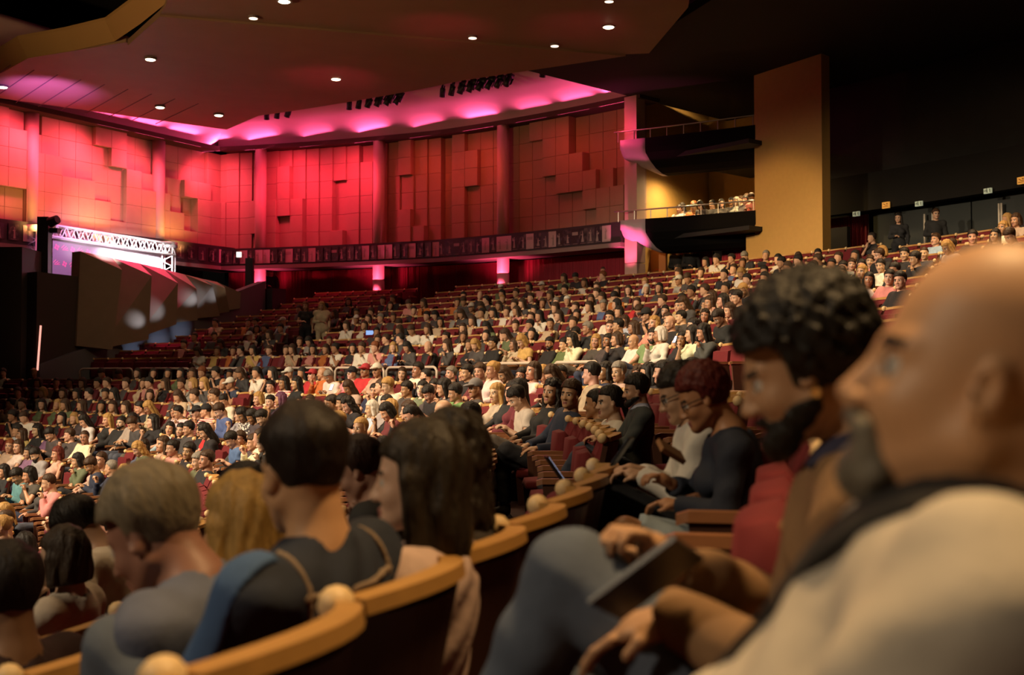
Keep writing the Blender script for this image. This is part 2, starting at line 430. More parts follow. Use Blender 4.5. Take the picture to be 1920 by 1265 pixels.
# reflector panels: three long strips stepped like saw teeth, each tilted a little
def pz(px, py, z=Z_P): return at_z(px, py, z)
def strip(poly, z0, tilt_dir, drop, label):
    m = MB(); n = len(poly); c = sum((Vector((p[0], p[1], 0)) for p in poly), Vector()) / n
    bot = []
    for p in poly:
        t = (Vector((p[0], p[1], 0)) - c).dot(tilt_dir); bot.append((p[0], p[1], z0 + t * drop))
    top = [(b[0], b[1], b[2] + .16) for b in bot]
    m.add(bot + top, [tuple(range(n - 1, -1, -1)), tuple(range(n, 2 * n))] + [(i, (i + 1) % n, n + (i + 1) % n, n + i) for i in range(n)])
    o = m.build('ceiling_panel', M_cpan); tag(o, label, 'ceiling panel', 'reflector panels of the ceiling'); return o
SD = Vector((-0.31, 0.95, 0))                   # across the strips, away from the camera
s1a, s1b = pz(236, 79), pz(905, 152)
s2a, s2b = pz(300, 20), pz(1173, 95)
arcedge = [pol(33.2, a, 0) for a in (47.5, 50, 53, 56, 59, 61.5)]
s1b = pol(33.25, 54.6, 0)
left_c = [pz(425, 243), pz(150, 205), pz(0, 184), pz(-140, 166), pz(-120, 128), pz(0, 138), pz(50, 109), pz(140, 95)]
strip_c = strip([(s1a.x, s1a.y), (s1b.x, s1b.y)] + [(p.x, p.y) for p in [pol(33.2, a, 0) for a in (56, 58, 60, 61.8)]] + [(p.x, p.y) for p in left_c], Z_P, SD, 0.0, 'brown reflector panel nearest the rear wall, purple-lit at its far left end')
strip_b = strip([(s2a.x, s2a.y), (s2b.x, s2b.y)] + [(p.x, p.y) for p in [pol(33.2, a, 0) for a in (47.2, 49, 51, 53, 54.55)]] + [(s1a.x + .05, s1a.y)], Z_P - .07, SD, 0.018, 'middle brown reflector panel with the round downlights')
o3 = pz(330, -60); o4 = pz(1300, -60); o5 = pz(1215, 88)
strip_a = strip([(o3.x, o3.y), (o4.x, o4.y), (pz(1290, 0).x, pz(1290, 0).y), (s2b.x + .6, s2b.y - .1), (s2b.x, s2b.y), (s2a.x, s2a.y), (pz(310, 4).x, pz(310, 4).y)], Z_P - .13, SD, 0.018, 'brown reflector panel nearest the stage, at the top of the picture')
# seams across the far left end of the last strip
M_seam = mat('seam', (0.10, 0.06, 0.06), 0.8)
sm = MB()
for i in range(9):
    a = pz(-60 + i * 44, 180 + i * 6.5, Z_P); b = pz(20 + i * 44, 122 + i * 9, Z_P)
    sm.bar((a.x, a.y, Z_P - .002), (b.x, b.y, Z_P - .002), .03, .012)
sm.build('seam', M_seam, strip_c)['kind'] = 'stuff'
# warm wooden fascia along the stage side of the panels, black lighting bridge beyond
fpts = [pz(-160, 118), pz(0, 137), pz(52, 108), pz(140, 93), pz(215, 76), pz(262, 44), pz(312, 4), pz(345, -50)]
fm = MB(); secs = []
for p in fpts:
    off = Vector((-.25, -.6, 0)).normalized() * .35
    secs.append([(p.x, p.y, Z_P - .02), (p.x, p.y, Z_P + .14), (p.x + off.x, p.y + off.y, Z_P + .5), (p.x + off.x, p.y + off.y, Z_P + .42)])
fm.loft(secs); struct(fm.build('trim_4', M_fascia), 'warm wooden edge of the ceiling panels beside the black lighting void')
# spotlights standing in the gap between the panels and the pink ceiling
M_lamp = mat('lamp_black', (0.015, 0.012, 0.015), 0.5)
lampm = MB(); lampm.tube([(0, 0, -.16), (0, 0, .1)], [.1, .085], 10); lampm.box(-.02, .02, -.12, .12, .1, .3); lampm.box(-.06, .06, -.13, -.11, -.05, .16); lampm.box(-.06, .06, .11, .13, -.05, .16)
lampme = lampm.mesh('stage_spotlight', M_lamp, True)
EIGHT = 'first second third fourth fifth sixth seventh eighth'.split()
for (x0, x1, y0, y1, n, wh) in ((655, 745, 196, 187, 6, 'farthest cluster'), (830, 952, 172, 152, 8, 'middle cluster'), (1018, 1112, 134, 108, 7, 'cluster nearest the side boxes'), (500, 540, 215, 211, 3, 'small cluster by the corner')):
    for i in range(n):
        f = i / (n - 1); p = at_z(x0 + (x1 - x0) * f, y0 + (y1 - y0) * f, Z_C - .3)
        o = obj('stage_spotlight', lampme, None, p); o.rotation_euler = (.5, .1, .3 * i)
        tag(o, f'black ceiling spotlight in the {wh}, {EIGHT[i]} from the left', 'spotlight', 'spotlights in the ceiling cove')
# small dark round vents and pale detectors in the pink cove
M_ring = mat('grey_metal', (0.25, 0.2, 0.2), 0.5)
for i, (px, py) in enumerate(((452, 249), (648, 230), (828, 207), (1028, 167))):
    p = at_z(px, py, Z_C); m = MB(); m.tube([(0, 0, -.02), (0, 0, .0)], [.2, .24], 16); m.tube([(0, 0, -.05), (0, 0, -.02)], [.1, .13], 12)
    tag(m.build('ceiling_vent', M_lamp, None, False, p), ['dark round vent in the pink cove nearest the room corner', 'dark round vent in the pink cove, second from the room corner', 'dark round vent in the pink cove, third from the room corner', 'dark round vent in the pink cove nearest the side boxes'][i], 'vent')
for i, (px, py) in enumerate(((550, 241), (738, 221), (925, 190), (1128, 146))):
    p = at_z(px, py, Z_C); m = MB(); m.tube([(0, 0, -.05), (0, 0, 0)], [.08, .13], 12)
    tag(m.build('smoke_detector', M_soff, None, True, p), ['pale round detector in the pink cove nearest the room corner', 'pale round detector in the pink cove, second from the corner', 'pale round detector in the pink cove, third from the corner', 'pale round detector in the pink cove nearest the side boxes'][i], 'detector')

# ------------------------------------------------------------------ downlights in the reflector panels (they shine)
M_glow = mat('downlight_glow', (1, .9, .7), emit=(1.0, 0.80, 0.50), estr=14)
def downlight(p, label, r=.12, strength=60, col=(1, .72, .42), light=True, cone=110):
    t = empty('downlight', p)
    m = MB(); m.tube([(0, 0, -.03), (0, 0, .05)], [r + .05, r + .03], 16); m.build('rim', M_ring, t)
    m = MB(); m.tube([(0, 0, -.045), (0, 0, -.031)], [r * .8, r], 16); m.build('lens', M_glow, t)
    if light:
        spot('downlight_beam', (p[0], p[1], p[2] - .08), (p[0], p[1], 0), strength, col, cone, 0.8, .1)
    tag(t, label, 'downlight'); return t
for px, py, dz, lab in ((533, 1, -.16, 'round downlight at the top edge of the picture'), (282, 110, 0, 'round downlight in the brown panel near the wooden ceiling edge'),
                    (630, 147, 0, 'round downlight in a red-lit part of the brown panel'), (300, 200, 0, 'round downlight above the left wall, nearer the purple end'),
                    (410, 215, 0, 'round downlight beside the panel corner above the room corner'), (5, 162, 0, 'round downlight in the purple-lit panel end at the picture edge'),
                    (1141, 49, -.1, 'round downlight at the far right of the brown panels')):
    downlight(at_z(px, py, Z_P + dz - .03), lab, .13, 90, light=(px != 5))
for px, py, lab in ((475, 33, 'thin downlight in the panel seam nearest the wooden edge'), (886, 70, 'thin downlight in the middle of the panel seam'), (1040, 85, 'thin downlight near the right end of the panel seam'), (1142, 1, 'thin downlight at the picture top above the right downlight')):
    p = at_z(px, py, Z_P - .14); t = empty('downlight', p)
    MB().tube([(0, 0, -.02), (0, 0, .05)], .12, 14).build('rim', M_ring, t); MB().tube([(0, 0, -.03), (0, 0, -.018)], .1, 14).build('lens', mat('downlight_dim', (1, .85, .7), emit=(1, .75, .55), estr=2.2), t)
    tag(t, lab, 'downlight')

# ------------------------------------------------------------------ coloured light: cove uplights, column uplights, wall washers
PINK = (1.0, 0.05, 0.28); ROSE = (1.0, 0.10, 0.30)
for px, pw in ((200, 30), (270, 46), (340, 60), (420, 60), (505, 44), (600, 22), (695, 40), (790, 20), (900, 44), (1000, 20), (1080, 26), (1160, 60)):
    if px < 400:
        q = min((abs(project(lw(t, .4, Z_TOP))[0] - px), t) for t in [x * .05 for x in range(0, 300)])[1]; p = lw(q, .6, Z_TOP + .2); t = lw(q, 1.5, Z_C); al = LD
    else:
        a = ang_at(px, wallR(60 if px < 800 else 48) - .3)[0]; p = pol(wallR(a) - .3, a, Z_TOP + .2); t = pol(wallR(a) - 1.3, a, Z_C); al = None
    area('cove_uplight', p, t, pw * 1.25, (1.0, 0.085, 0.27), 1.3, .5, 170)
for i, p in enumerate(COLP[:3]):
    a = A_C[i]; d = Vector((cos(radians(a)), sin(radians(a)), 0)); q = p - d * .55 - Vector((-sin(radians(a)), cos(radians(a)), 0)) * .1
    spot('column_uplight', (q.x, q.y, ZF10 + .5), (p.x - d.x * .1, p.y - d.y * .1, Z_BB), (170, 200, 260)[i], (1.0, 0.09, 0.22), 120, 0.8, .08)
q = pe - ndir * .8
spot('pilaster_uplight', (q.x, q.y, ZF10 + .4), (pe.x, pe.y, CZ + 6), 420, (1.0, 0.10, 0.28), 60, 0.7, .08)
# red wash over the panelled walls from the ceiling gap, amber wash over the left wall from below
def wash(px, py, d, tgt, pw, col, size=2.0, ang=110):
    p = at(px, py, d); area('wall_wash', p, tgt, pw, col, size, .6, ang)
def graze(px, pw, col, dz=-.5, off=1.5):
    """red wash lamp hung under the ceiling edge close to the wall"""
    if px < 390:
        q = min((abs(project(lw(t, off, Z_TOP))[0] - px), t) for t in [x * .05 for x in range(0, 300)])[1]; p = lw(q, off, Z_TOP + dz); t = lw(q + .8, 0, Z_BT + 1.2)
    else:
        an = ang_at(px, 37)[0]; p = pol(wallR(an) - off, an, Z_TOP + dz); t = pol(wallR(an) + .3, an + 1.2, Z_BT + 1.2)
    spot('wall_wash', p, t, pw, col, 150, 1.0, .25)
for px, pw in ((90, 150), (200, 190), (310, 150), (410, 120), (540, 175), (640, 165), (760, 75), (860, 85), (1010, 45), (1110, 50)):
    graze(px, pw * (3.6 if px < 450 else (2.3 if px < 700 else .9)), (1.0, .07, .14) if px < 450 else ((1.0, .04, .10) if px < 700 else (1.0, .06, .03)))
for px, pw in ((60, 110), (190, 150), (330, 130)):
    s = min((abs(project(lw(s, .9, Z_BT))[0] - px), s) for s in [x * .05 for x in range(0, 300)])[1]
    spot('amber_uplight', lw(s, 1.5, Z_BT - .1), lw(s, 0, Z_BT + 1.2), pw * 1.1, (1.0, 0.46, 0.13), 120, 1.0, .15)
# purple wash on the panel end, pink spill on the panels
spot('purple_wash', pz(60, 330, CZ + 5.5), pz(90, 165), 1700, (0.62, 0.16, 0.80), 50, 0.9, .3)
for px, py, pw in ((618, 140, 220), (830, 45, 150), (1085, 40, 110), (520, 215, 60)):
    t = pz(px, py); spot('pink_spill', (t.x + .3, t.y - 1.5, Z_P - 3.5), (t.x, t.y, Z_P), pw * .55, (1.0, 0.03, 0.14), 50, 1.0, .2)
# ------------------------------------------------------------------ right: pier, side boxes, black wall with doors
M_ochre = mat('ochre_wall', (0.50, 0.30, 0.09), 0.75, noise=0.08, nscale=8)
M_black = mat('black_wall', (0.022, 0.020, 0.018), 0.7, noise=0.3, nscale=3)
A_P0, A_P1 = ang_at(1417, 39.2)[0], ang_at(1549, 39.0)[0]
ppts = [pol(39.2, A_P0, 0), pol(38.9, A_P1, 0), pol(39.3, A_P1 + .1, 0), pol(39.8, A_P0, 0)]
pm = MB(); pm.prism([(p.x, p.y) for p in ppts], CZ + 1.5, CZ + 10.5)
lp = [pol(39.28, ang_at(1401, 39.3)[0], 0), pol(39.24, A_P0 - .05, 0), pol(39.7, A_P0 - .1, 0), pol(39.8, A_P0 + .4, 0)]
pm.prism([(p.x, p.y) for p in lp], CZ + 1.5, CZ + 3.95)
struct(pm.build('wall_pier', M_ochre), 'tall ochre pier between the side boxes and the black wall')
# side boxes: back wall, inner side wall, ceilings
A_B0 = A_C[3] + .15
bw = arc_sheet(43.4, A_P0 - 4, A_B0 + 2.2, CZ + 3.3, CZ + 9.2, 10, .2); struct(bw.build('wall_boxes', M_ochre), 'ochre back wall inside the side boxes')
sw = MB(); a0, a1 = pol(38.9, A_B0, 0), pol(43.5, A_B0 + .9, 0); dd = (a1 - a0).normalized(); nn = Vector((-dd.y, dd.x, 0)) * .2
sw.hexa([(a0.x, a0.y, CZ + 2), (a1.x, a1.y, CZ + 2), (a1.x + nn.x, a1.y + nn.y, CZ + 2), (a0.x + nn.x, a0.y + nn.y, CZ + 2), (a0.x, a0.y, CZ + 9.2), (a1.x, a1.y, CZ + 9.2), (a1.x + nn.x, a1.y + nn.y, CZ + 9.2), (a0.x + nn.x, a0.y + nn.y, CZ + 9.2)])
struct(sw.build('wall_boxes_side', M_ochre), 'ochre side wall inside the boxes beside the pink pilaster')
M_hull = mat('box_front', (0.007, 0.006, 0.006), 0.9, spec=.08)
M_hull_lit = mat('box_tip_lit', (0.55, 0.45, 0.5), 0.6)  # pale tip: pink light on the dark front put into its colour
M_steel = mat('brushed_steel', (0.55, 0.5, 0.45), 0.35, metal=0.9)
def box_tier(zt, label, belly):
    """curved box front like a ship's hull; its far tip overhangs the pilaster"""
    t = empty('balcony', pol(39, 41, zt))
    o = t.location
    a_l, a_r = ang_at(1172, 38.1)[0], ang_at(1419, 39.2)[0]
    n = 26
    def sec(u):
        a = a_l + (a_r - a_l) * u; R = 37.9 + 1.28 * u
        w = min(1.0, u / .16)                       # the tip closes like a bow
        pts = []
        prof = [(0, 0), (0.0, -.30), (.02, -.42), (.22, -.62), (.5, -.82), (.8, -.94), (1.05, -.98), (1.05, -.5), (.14, -.5), (.14, 0)]
        for (x, z) in prof:
            x2 = x * (0.25 + .75 * w); z2 = z * (0.55 + .45 * w) * belly if z < -.31 else z
            pts.append(pol(R + x2, a, zt + z2) - o)
        return pts
    m = MB(); m.loft([sec(i / n) for i in range(6)]); m.build('front_tip', M_hull_lit, t, True)
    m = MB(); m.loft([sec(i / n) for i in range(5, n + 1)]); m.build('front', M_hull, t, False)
    fl2 = MB(); secs = []
    for i in range(9):
        a = a_l - 1.2 + (a_r - a_l + .8) * i / 8
        secs.append([pol(38.6, a, zt - .62) - o, pol(43.5, a, zt - .62) - o, pol(43.5, a, zt - .5) - o, pol(38.6, a, zt - .5) - o])
    fl2.loft(secs); fl2.build('floor_slab', M_dark, t)
    rl = MB(); rl.tube([pol(38.0 + 1.28 * u, a_l + .5 + (a_r - a_l - .6) * u, zt + .3) - o for u in [i / 14 for i in range(15)]], .022, 6); rail_o = rl.build('rail', M_steel, t, True)
    for i in range(9):
        u = .03 + i / 8 * .93; p = pol(38.0 + 1.28 * u, a_l + .5 + (a_r - a_l - .6) * u, zt) - o
        MB().tube([p + Vector((0, 0, -.02)), p + Vector((0, 0, .3))], .015, 6).build('rail_post', M_steel, rail_o)
    tag(t, label, 'balcony'); return t
box_tier(CZ + 4.62, 'lower side box with people sitting behind its rail', 1.0)
box_tier(CZ + 7.05, 'upper empty side box with a pink-lit tip and steel rail', 1.05)
def box_ceiling(z):
    m = MB(); secs = []
    for i in range(9):
        a = A_P0 - 3 + (A_B0 + 4.2 - A_P0) * i / 8
        secs.append([pol(38.8, a, z), pol(43.4, a, z), pol(43.4, a, z + .1), pol(38.8, a, z + .1)])
    return m.loft(secs)
struct(box_ceiling(CZ + 9.1).build('ceiling_boxes', M_dark), 'dark ceiling of the upper side box')
for px, py, z, lab in ((1341, 170, CZ + 9.05, 'downlight in the upper box ceiling, farther from the ochre pier'), (1406, 155, CZ + 9.05, 'downlight in the upper box ceiling beside the ochre pier'),
                       (1284, 317, CZ + 6.36, 'downlight under the upper box, farther from the ochre pier'), (1409, 295, CZ + 6.36, 'downlight under the upper box beside the ochre pier')):
    p = at_z(px, py, z); downlight(p, lab, .14, 480, (1, .66, .28), cone=172)
# the doors under the boxes
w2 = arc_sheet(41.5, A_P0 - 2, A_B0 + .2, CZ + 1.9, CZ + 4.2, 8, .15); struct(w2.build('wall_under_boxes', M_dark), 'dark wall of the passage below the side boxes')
curtain(ang_at(1335, 40)[0] - .35, ang_at(1402, 40)[0], 'dark red curtain below the side boxes, right of the bright doorway', RR=40.2, z0=CZ + 2.2, z1=CZ + 3.75, folds=16)
curtain(ang_at(1253, 40)[0], ang_at(1330, 40)[0] + .05, 'dark red curtain below the side boxes, left of the bright doorway', RR=40.2, z0=CZ + 2.2, z1=CZ + 3.75, folds=18)
d_a = ang_at(1333, 41)[0]
t = empty('doorway', pol(41, d_a, CZ + 2.3), radians(d_a))
MB().box(-.02, .0, -.1, .1, 0, 1.45).build('glow_pane', mat('lobby_glow', (1, .85, .8), emit=(1, .82, .78), estr=1.1), t)
for z in (.1, .28, .46, .62): MB().bar((-.03, -.1, z), (-.03, .1, z + .06), .03, .03).build('red_stripe', mat('lobby_stripe', (.6, .1, .05), emit=(.8, .13, .06), estr=.7), t)
for y in (-.12, .12): MB().box(-.05, .03, y - .025, y + .025, 0, 1.5).build('jamb', M_lamp, t)
tag(t, 'narrow bright doorway with red stripes between the curtains below the boxes', 'doorway')
# ochre leaf with a round emblem beside the pilaster
ap = ang_at(1234, 39.6)[0]; t = empty('wall_leaf', pol(39.6, ap, CZ + 2.2), radians(ap))
MB().box(-.04, .04, -.34, .34, 0, 1.65).build('leaf', mat('leaf_paint', (.42, .16, .05), .6), t)
m = MB(); secs = [[(-.05, r * cos(2 * pi * k / 20), .88 + r * sin(2 * pi * k / 20)) for k in range(20)] for r in (.15, .18)]; m.loft(secs, True, False); m.add([(-.05, -.1, .87), (-.05, .1, .87), (-.05, .1, .9), (-.05, -.1, .9)], [(0, 1, 2, 3)]); m.build('round_sign', mat('sign_red', (.6, .12, .06), .5), t.children[0])
spot('box_tip_pink', pol(36.8, A_C[3] + .3, CZ + 7.9), pol(38.2, A_C[3] - 1.2, CZ + 6.9), 60, PINK, 80, .9)
spot('pilaster_top_light', pol(36.9, A_C[3] + .8, CZ + 7.6), (pe.x, pe.y, CZ + 7.4), 55, (1.0, .08, .22), 80, .9)
spot('leaf_lamp', pol(38.4, ap + .8, CZ + 3.9), pol(39.6, ap, CZ + 3.0), 8, (1, .45, .15), 90, .9)
tag(t, 'orange-lit door leaf with a round emblem beside the pink pilaster', 'door leaf')
# black wall with the doors
def signbox(a, R, z, w, h, mats, marks, label, cat):
    t = empty('exit_sign' if cat == 'exit sign' else 'warning_sign', pol(R, a, z), radians(a) + pi)
    MB().box(0, .05, -w / 2, w / 2, 0, h).build('panel', mats[0], t)
    m = MB()
    for poly in marks: m.add([(.056, -(x - .5) * w, y * h) for x, y in poly], [tuple(range(len(poly)))])
    m.build('pictogram', mats[1], t); tag(t, label, cat)
A_W0, A_W1 = ang_at(1535, 42.2)[0], 6.0
wm = arc_sheet(42.2, A_W1, A_W0, CZ + 2.0, CZ + 10.5, 30, .2); struct(wm.build('wall_right', M_black), 'black wall behind the last rows with doors and exit signs')
lin = arc_sheet(41.35, A_W1, A_W0, CZ + 4.55, CZ + 5.6, 30, .3); struct(lin.build('trim_5', mat('lintel_black', (.02, .018, .016), .9, spec=.1)), 'black lintel over the rear doors')
M_sgn = mat('exit_face', (.55, .62, .45), emit=(.48, .52, .36), estr=.32); M_sgm = mat('exit_mark', (.03, .05, .03), .6)
M_wrn = mat('warning_face', (.75, .36, .06), emit=(.75, .33, .06), estr=.5); M_wrm = mat('warning_mark', (.35, .14, .02), .6)
RUN = [[(.08, .15), (.16, .15), (.2, .8), (.1, .85)], [(.45, .15), (.6, .2), (.62, .55), (.5, .5)], [(.5, .5), (.66, .6), (.6, .8), (.48, .72)], [(.52, .84), (.62, .84), (.62, .96), (.52, .96)], [(.72, .2), (.82, .45), (.76, .8), (.7, .75)], [(.86, .4), (.95, .5), (.86, .62)]]
WRN = [[(.12, .2), (.88, .2), (.88, .3), (.12, .3)], [(.12, .42), (.5, .42), (.5, .52), (.12, .52)], [(.55, .45), (.85, .75), (.75, .8), (.5, .55)], [(.15, .65), (.4, .65), (.4, .8), (.15, .8)]]
for px, py, lab in ((1607, 400, 'small pale exit sign nearest the ochre pier'), (1725, 381, 'small pale exit sign over the standing people'), (1855, 357, 'small pale exit sign nearest the right picture edge')):
    a, d = ang_at(px, 41.2); z = at(px, py + 4, d).z; signbox(a, 41.25, z, .22, .13, (M_sgn, M_sgm), RUN, lab, 'exit sign')
for px, py, lab in ((1663, 384, 'orange warning sign between two exit signs'), (1919, 338, 'orange warning sign at the right edge of the picture')):
    a, d = ang_at(px, 41.2); z = at(px, py + 5, d).z; signbox(a, 41.25, z, .23, .17, (M_wrn, M_wrm), WRN, lab, 'sign')
a, d = ang_at(1322, 40.0); signbox(a, 40.05, at(1322, 454, d).z, .2, .12, (M_sgn, M_sgm), RUN, 'small exit sign under the lower side box', 'exit sign')
curtain(ang_at(1553, 41.6)[0], ang_at(1626, 41.6)[0], 'dark red curtain right of the ochre pier under the exit sign', RR=41.7, z0=PLAT, z1=CZ + 4.5, folds=26)
M_door = mat('door_green_black', (.035, .042, .04), .5)
M_bar = mat('door_bar', (.75, .66, .54), .3)
dn = ['door_1', 'door_2', 'door_3']
for i, (p0, p1, bars) in enumerate(((1640, 1737, (1734, 1749)), (1737, 1822, ()), (1826, 1990, (1874, 1879)))):
    a0, a1 = ang_at(p0, 41.9)[0], ang_at(p1, 41.9)[0]
    t = empty(dn[i], pol(41.9, (a0 + a1) / 2, PLAT)); lo = t.location
    n = 2
    for q in range(n):
        b0 = a0 + (a1 - a0) * q / n; b1 = a0 + (a1 - a0) * (q + 1) / n - .03
        for z0, z1 in ((0.02, 1.0), (1.04, 2.04)):
            m = MB(); m.hexa([pol(41.9, b0, PLAT + z0) - lo, pol(42.0, b0, PLAT + z0) - lo, pol(42.0, b1, PLAT + z0) - lo, pol(41.9, b1, PLAT + z0) - lo, pol(41.9, b0, PLAT + z1) - lo, pol(42.0, b0, PLAT + z1) - lo, pol(42.0, b1, PLAT + z1) - lo, pol(41.9, b1, PLAT + z1) - lo]); m.build('leaf', M_door, t)
    for b in bars:
        a = ang_at(b, 41.7)[0]; MB().tube([pol(41.75, a, PLAT + .55) - lo, pol(41.75, a, PLAT + 1.85) - lo], .028, 8).build('bar_handle', M_bar, t, True)
    struct(t, ['dark double door nearest the ochre pier with a pale bar handle', 'dark double door in the middle of the black wall', 'dark double door at the right edge with paired bar handles'][i])
spot('pier_spot', (-6.0, 14.0, CZ + 9.0), at(1500, 520, 34), 9000, (1.0, .62, .22), 15, .5, .3)
spot('parapet_warm', (-5.0, 25.0, 12.2), at(230, 570, 37), 700, (1.0, .66, .34), 34, .9, .3)
spot('parapet_pink', at(240, 235, 36.5), at(260, 520, 37), 2000, (1.0, .04, .20), 40, .8, .3)
spot('door_spot', (12.0, 23.0, CZ + 8.1), at(1760, 420, 31), 420, (1.0, .7, .4), 60, .9, .3)

# ------------------------------------------------------------------ left: side parapet with folded facets, black booth, truss with a banner
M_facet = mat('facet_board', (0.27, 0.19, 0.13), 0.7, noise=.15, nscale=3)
M_facet_top_lit = mat('facet_top', (0.42, 0.25, 0.22), 0.7)  # lighter and pinker than the boards: pink light put into the colour
pA, pB = Vector((-13.75, 33.9, 0)), Vector((-8.75, 40.9, 0))
def par(u, off, z):
    d = pB - pA; n = Vector((d.y, -d.x, 0)).normalized()
    p = pA + d * u + n * off; return Vector((p.x, p.y, z))
def u_at(px): return min((abs(project(par(i / 200, 0, CZ + 2))[0] - px), i / 200) for i in range(-60, 260))[1]
t = empty('side_parapet', par(.5, 0, CZ - .5)); lo = t.location
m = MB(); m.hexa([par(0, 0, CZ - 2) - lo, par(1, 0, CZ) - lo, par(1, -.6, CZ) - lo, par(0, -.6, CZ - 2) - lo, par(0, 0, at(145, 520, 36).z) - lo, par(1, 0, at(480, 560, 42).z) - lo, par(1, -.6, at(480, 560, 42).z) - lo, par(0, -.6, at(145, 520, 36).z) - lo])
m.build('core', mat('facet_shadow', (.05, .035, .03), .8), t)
# zig-zag facets: folds in and out along the wall, a sloped top in every fold
VT = [(148, 470, .05), (191, 505, .95), (207, 483, .05), (248, 516, .95), (258, 493, .05), (300, 530, .9), (306, 504, .05), (338, 541, .8), (344, 514, .05), (372, 535, .7), (376, 522, .05), (398, 538, .6), (404, 528, .05), (432, 548, .5)]
VB = [(140, 648), (180, 655), (184, 654), (248, 636), (250, 635), (302, 608), (303, 607), (344, 600), (345, 599), (390, 592), (391, 590), (410, 584), (411, 583), (432, 578)]
def pp(px, py, off):
    u = u_at(px); q = par(u, off, 0); d = project((q.x, q.y, CZ))[2]; z = at(px, py, d).z; return Vector((q.x, q.y, z)) - lo
Tp = [pp(*v) for v in VT]; Bp = [pp(x, y, VT[i][2] * .8 + .06) for i, (x, y) in enumerate(VB)]
back = lambda v: v + Vector((-.35, .28, 0))
for i in range(len(VT) - 1):
    f = MB(); a, b, c, d = Tp[i], Tp[i + 1], Bp[i + 1], Bp[i]
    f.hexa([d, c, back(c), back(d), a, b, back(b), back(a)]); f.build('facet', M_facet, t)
for i in range(0, len(VT) - 2, 2):
    f = MB(); a, b, c = Tp[i], Tp[i + 1], Tp[i + 2]; e = Vector((0, 0, -.03))
    f.add([a, b, c, a + e, b + e, c + e], [(0, 1, 2), (3, 5, 4), (0, 3, 4, 1), (1, 4, 5, 2), (2, 5, 3, 0)]); f.build('facet_top', M_facet_top_lit, t)
# coping and the plinth below the facets
m = MB(); secs = []
for i in range(9):
    u = i / 8; px = project(par(u, 0, CZ))[0]
    y = 690 - (px - 150) / (480 - 150) * 128
    zz = at(px, y - 2, project(par(u, 0, CZ))[2]).z
    secs.append([par(u, .2, zz - 1.6) - lo, par(u, .2, zz + .55) - lo, par(u, -.2, zz + .55) - lo, par(u, -.2, zz - 1.6) - lo])
m.loft(secs); m.build('plinth', mat('plinth_grey', (.13, .13, .15), .7), t)
tag(t, 'faceted side parapet with folded boards, blue spots below and pink-lit tops', 'parapet')
# end block of the parapet, dark
b = [at(442, 540, 42.2), at(484, 546, 42.2)]
m = MB(); q0, q1 = par(1.005, .5, 0), par(1.08, .5, 0)
m.prism([(q0.x, q0.y), (q1.x, q1.y), (q1.x - .6, q1.y + .6), (q0.x - .6, q0.y + .6)], CZ + .8, at(460, 541, 41).z)
tag(m.build('parapet_block', mat('block_dark', (.03, .03, .035), .6), None), 'dark low block at the upper end of the faceted parapet', 'block')
for i, (px, py, pw) in enumerate(((254, 592, 7), (293, 578, 9), (354, 552, 8), (373, 553, 8), (396, 545, 5), (414, 534, 2), (310, 640, 10), (350, 620, 8), (262, 655, 8))):
    q = par(u_at(px), .75, 0); d = project((q.x, q.y, CZ))[2]; p = at(px, py, d - .25)
    spot('parapet_spot', p + Vector((.55, -.45, -.35)), p + Vector((-.5, .45, .1)), pw * 3.2, (.62, .75, 1.0) if i != 5 else (1, .8, .55), 50, 1.0, .05)
# black booth left of the parapet
t = empty('booth', (-15.6, 34.0, CZ - 2.2))
zt0 = at(60, 468, 33).z - t.location.z; ztb = at(120, 460, 33.5).z - t.location.z
MB().box(-.9, .55, 0, 1.4, 0, zt0).build('body', M_dark, t)
MB().box(.56, 1.45, -.2, 1.2, 0, ztb).build('edge_wall', mat('booth_edge', (.05, .042, .035), .7), t)
tag(t, 'big black booth wall at the left edge with a glowing slit', 'booth')
p = at(74, 652, 33.6); t2 = empty('door_slit', (p.x, p.y, p.z))
zA, zB = at(76, 610, 33.6).z - p.z, at(71, 694, 33.6).z - p.z
MB().bar((0.03, 0, zA), (-.05, 0, zB), .07, .03).build('glow_strip', mat('slit_glow', (1, .45, .35), emit=(1, .42, .33), estr=1.2), t2)
tag(t2, 'thin glowing slit of light in the black booth', 'light slit')
# moving head lamp and its black post on the booth
p = at(84, 438, 35.5); t = empty('moving_head', (p.x, p.y, p.z - .45))
MB().box(-.18, .16, -.15, .15, -.75, .95).build('post', M_lamp, t); m = MB(); m.tube([(.2, -.1, .78), (.46, -.2, .86)], [.16, .13], 12); m.box(.16, .4, -.06, .2, .48, .62); m.build('head', M_lamp, t)
MB().ell((.4, -.24, .88), (.03, .03, .03), 8, 5).build('red_led', mat('red_led', (1, .1, .1), emit=(1, .2, .15), estr=3), t)
tag(t, 'black moving-head lamp on a post above the booth', 'stage lamp')
# loudspeaker column by the corner column
p = at(468, 512, 41.5); t = empty('speaker_tower', (p.x, p.y, at(468, 545, 41.5).z))
MB().box(-.13, .13, -.12, .12, 0, 1.15).build('cabinet', M_lamp, t); MB().box(-.1, .1, -.13, -.119, .05, 1.1).build('grille', mat('grille_black', (.03, .03, .03), .9), t)
tag(t, 'slim black loudspeaker tower beside the corner column', 'speaker')
p = at(448, 482, 40.5); o = MB().box(-.08, .08, -.04, .04, 0, .18).build('work_light', mat('work_light', (1, 1, .9), emit=(1, .95, .8), estr=1.5), None, False, p); tag(o, 'small bright square lamp in front of the poster band', 'lamp')
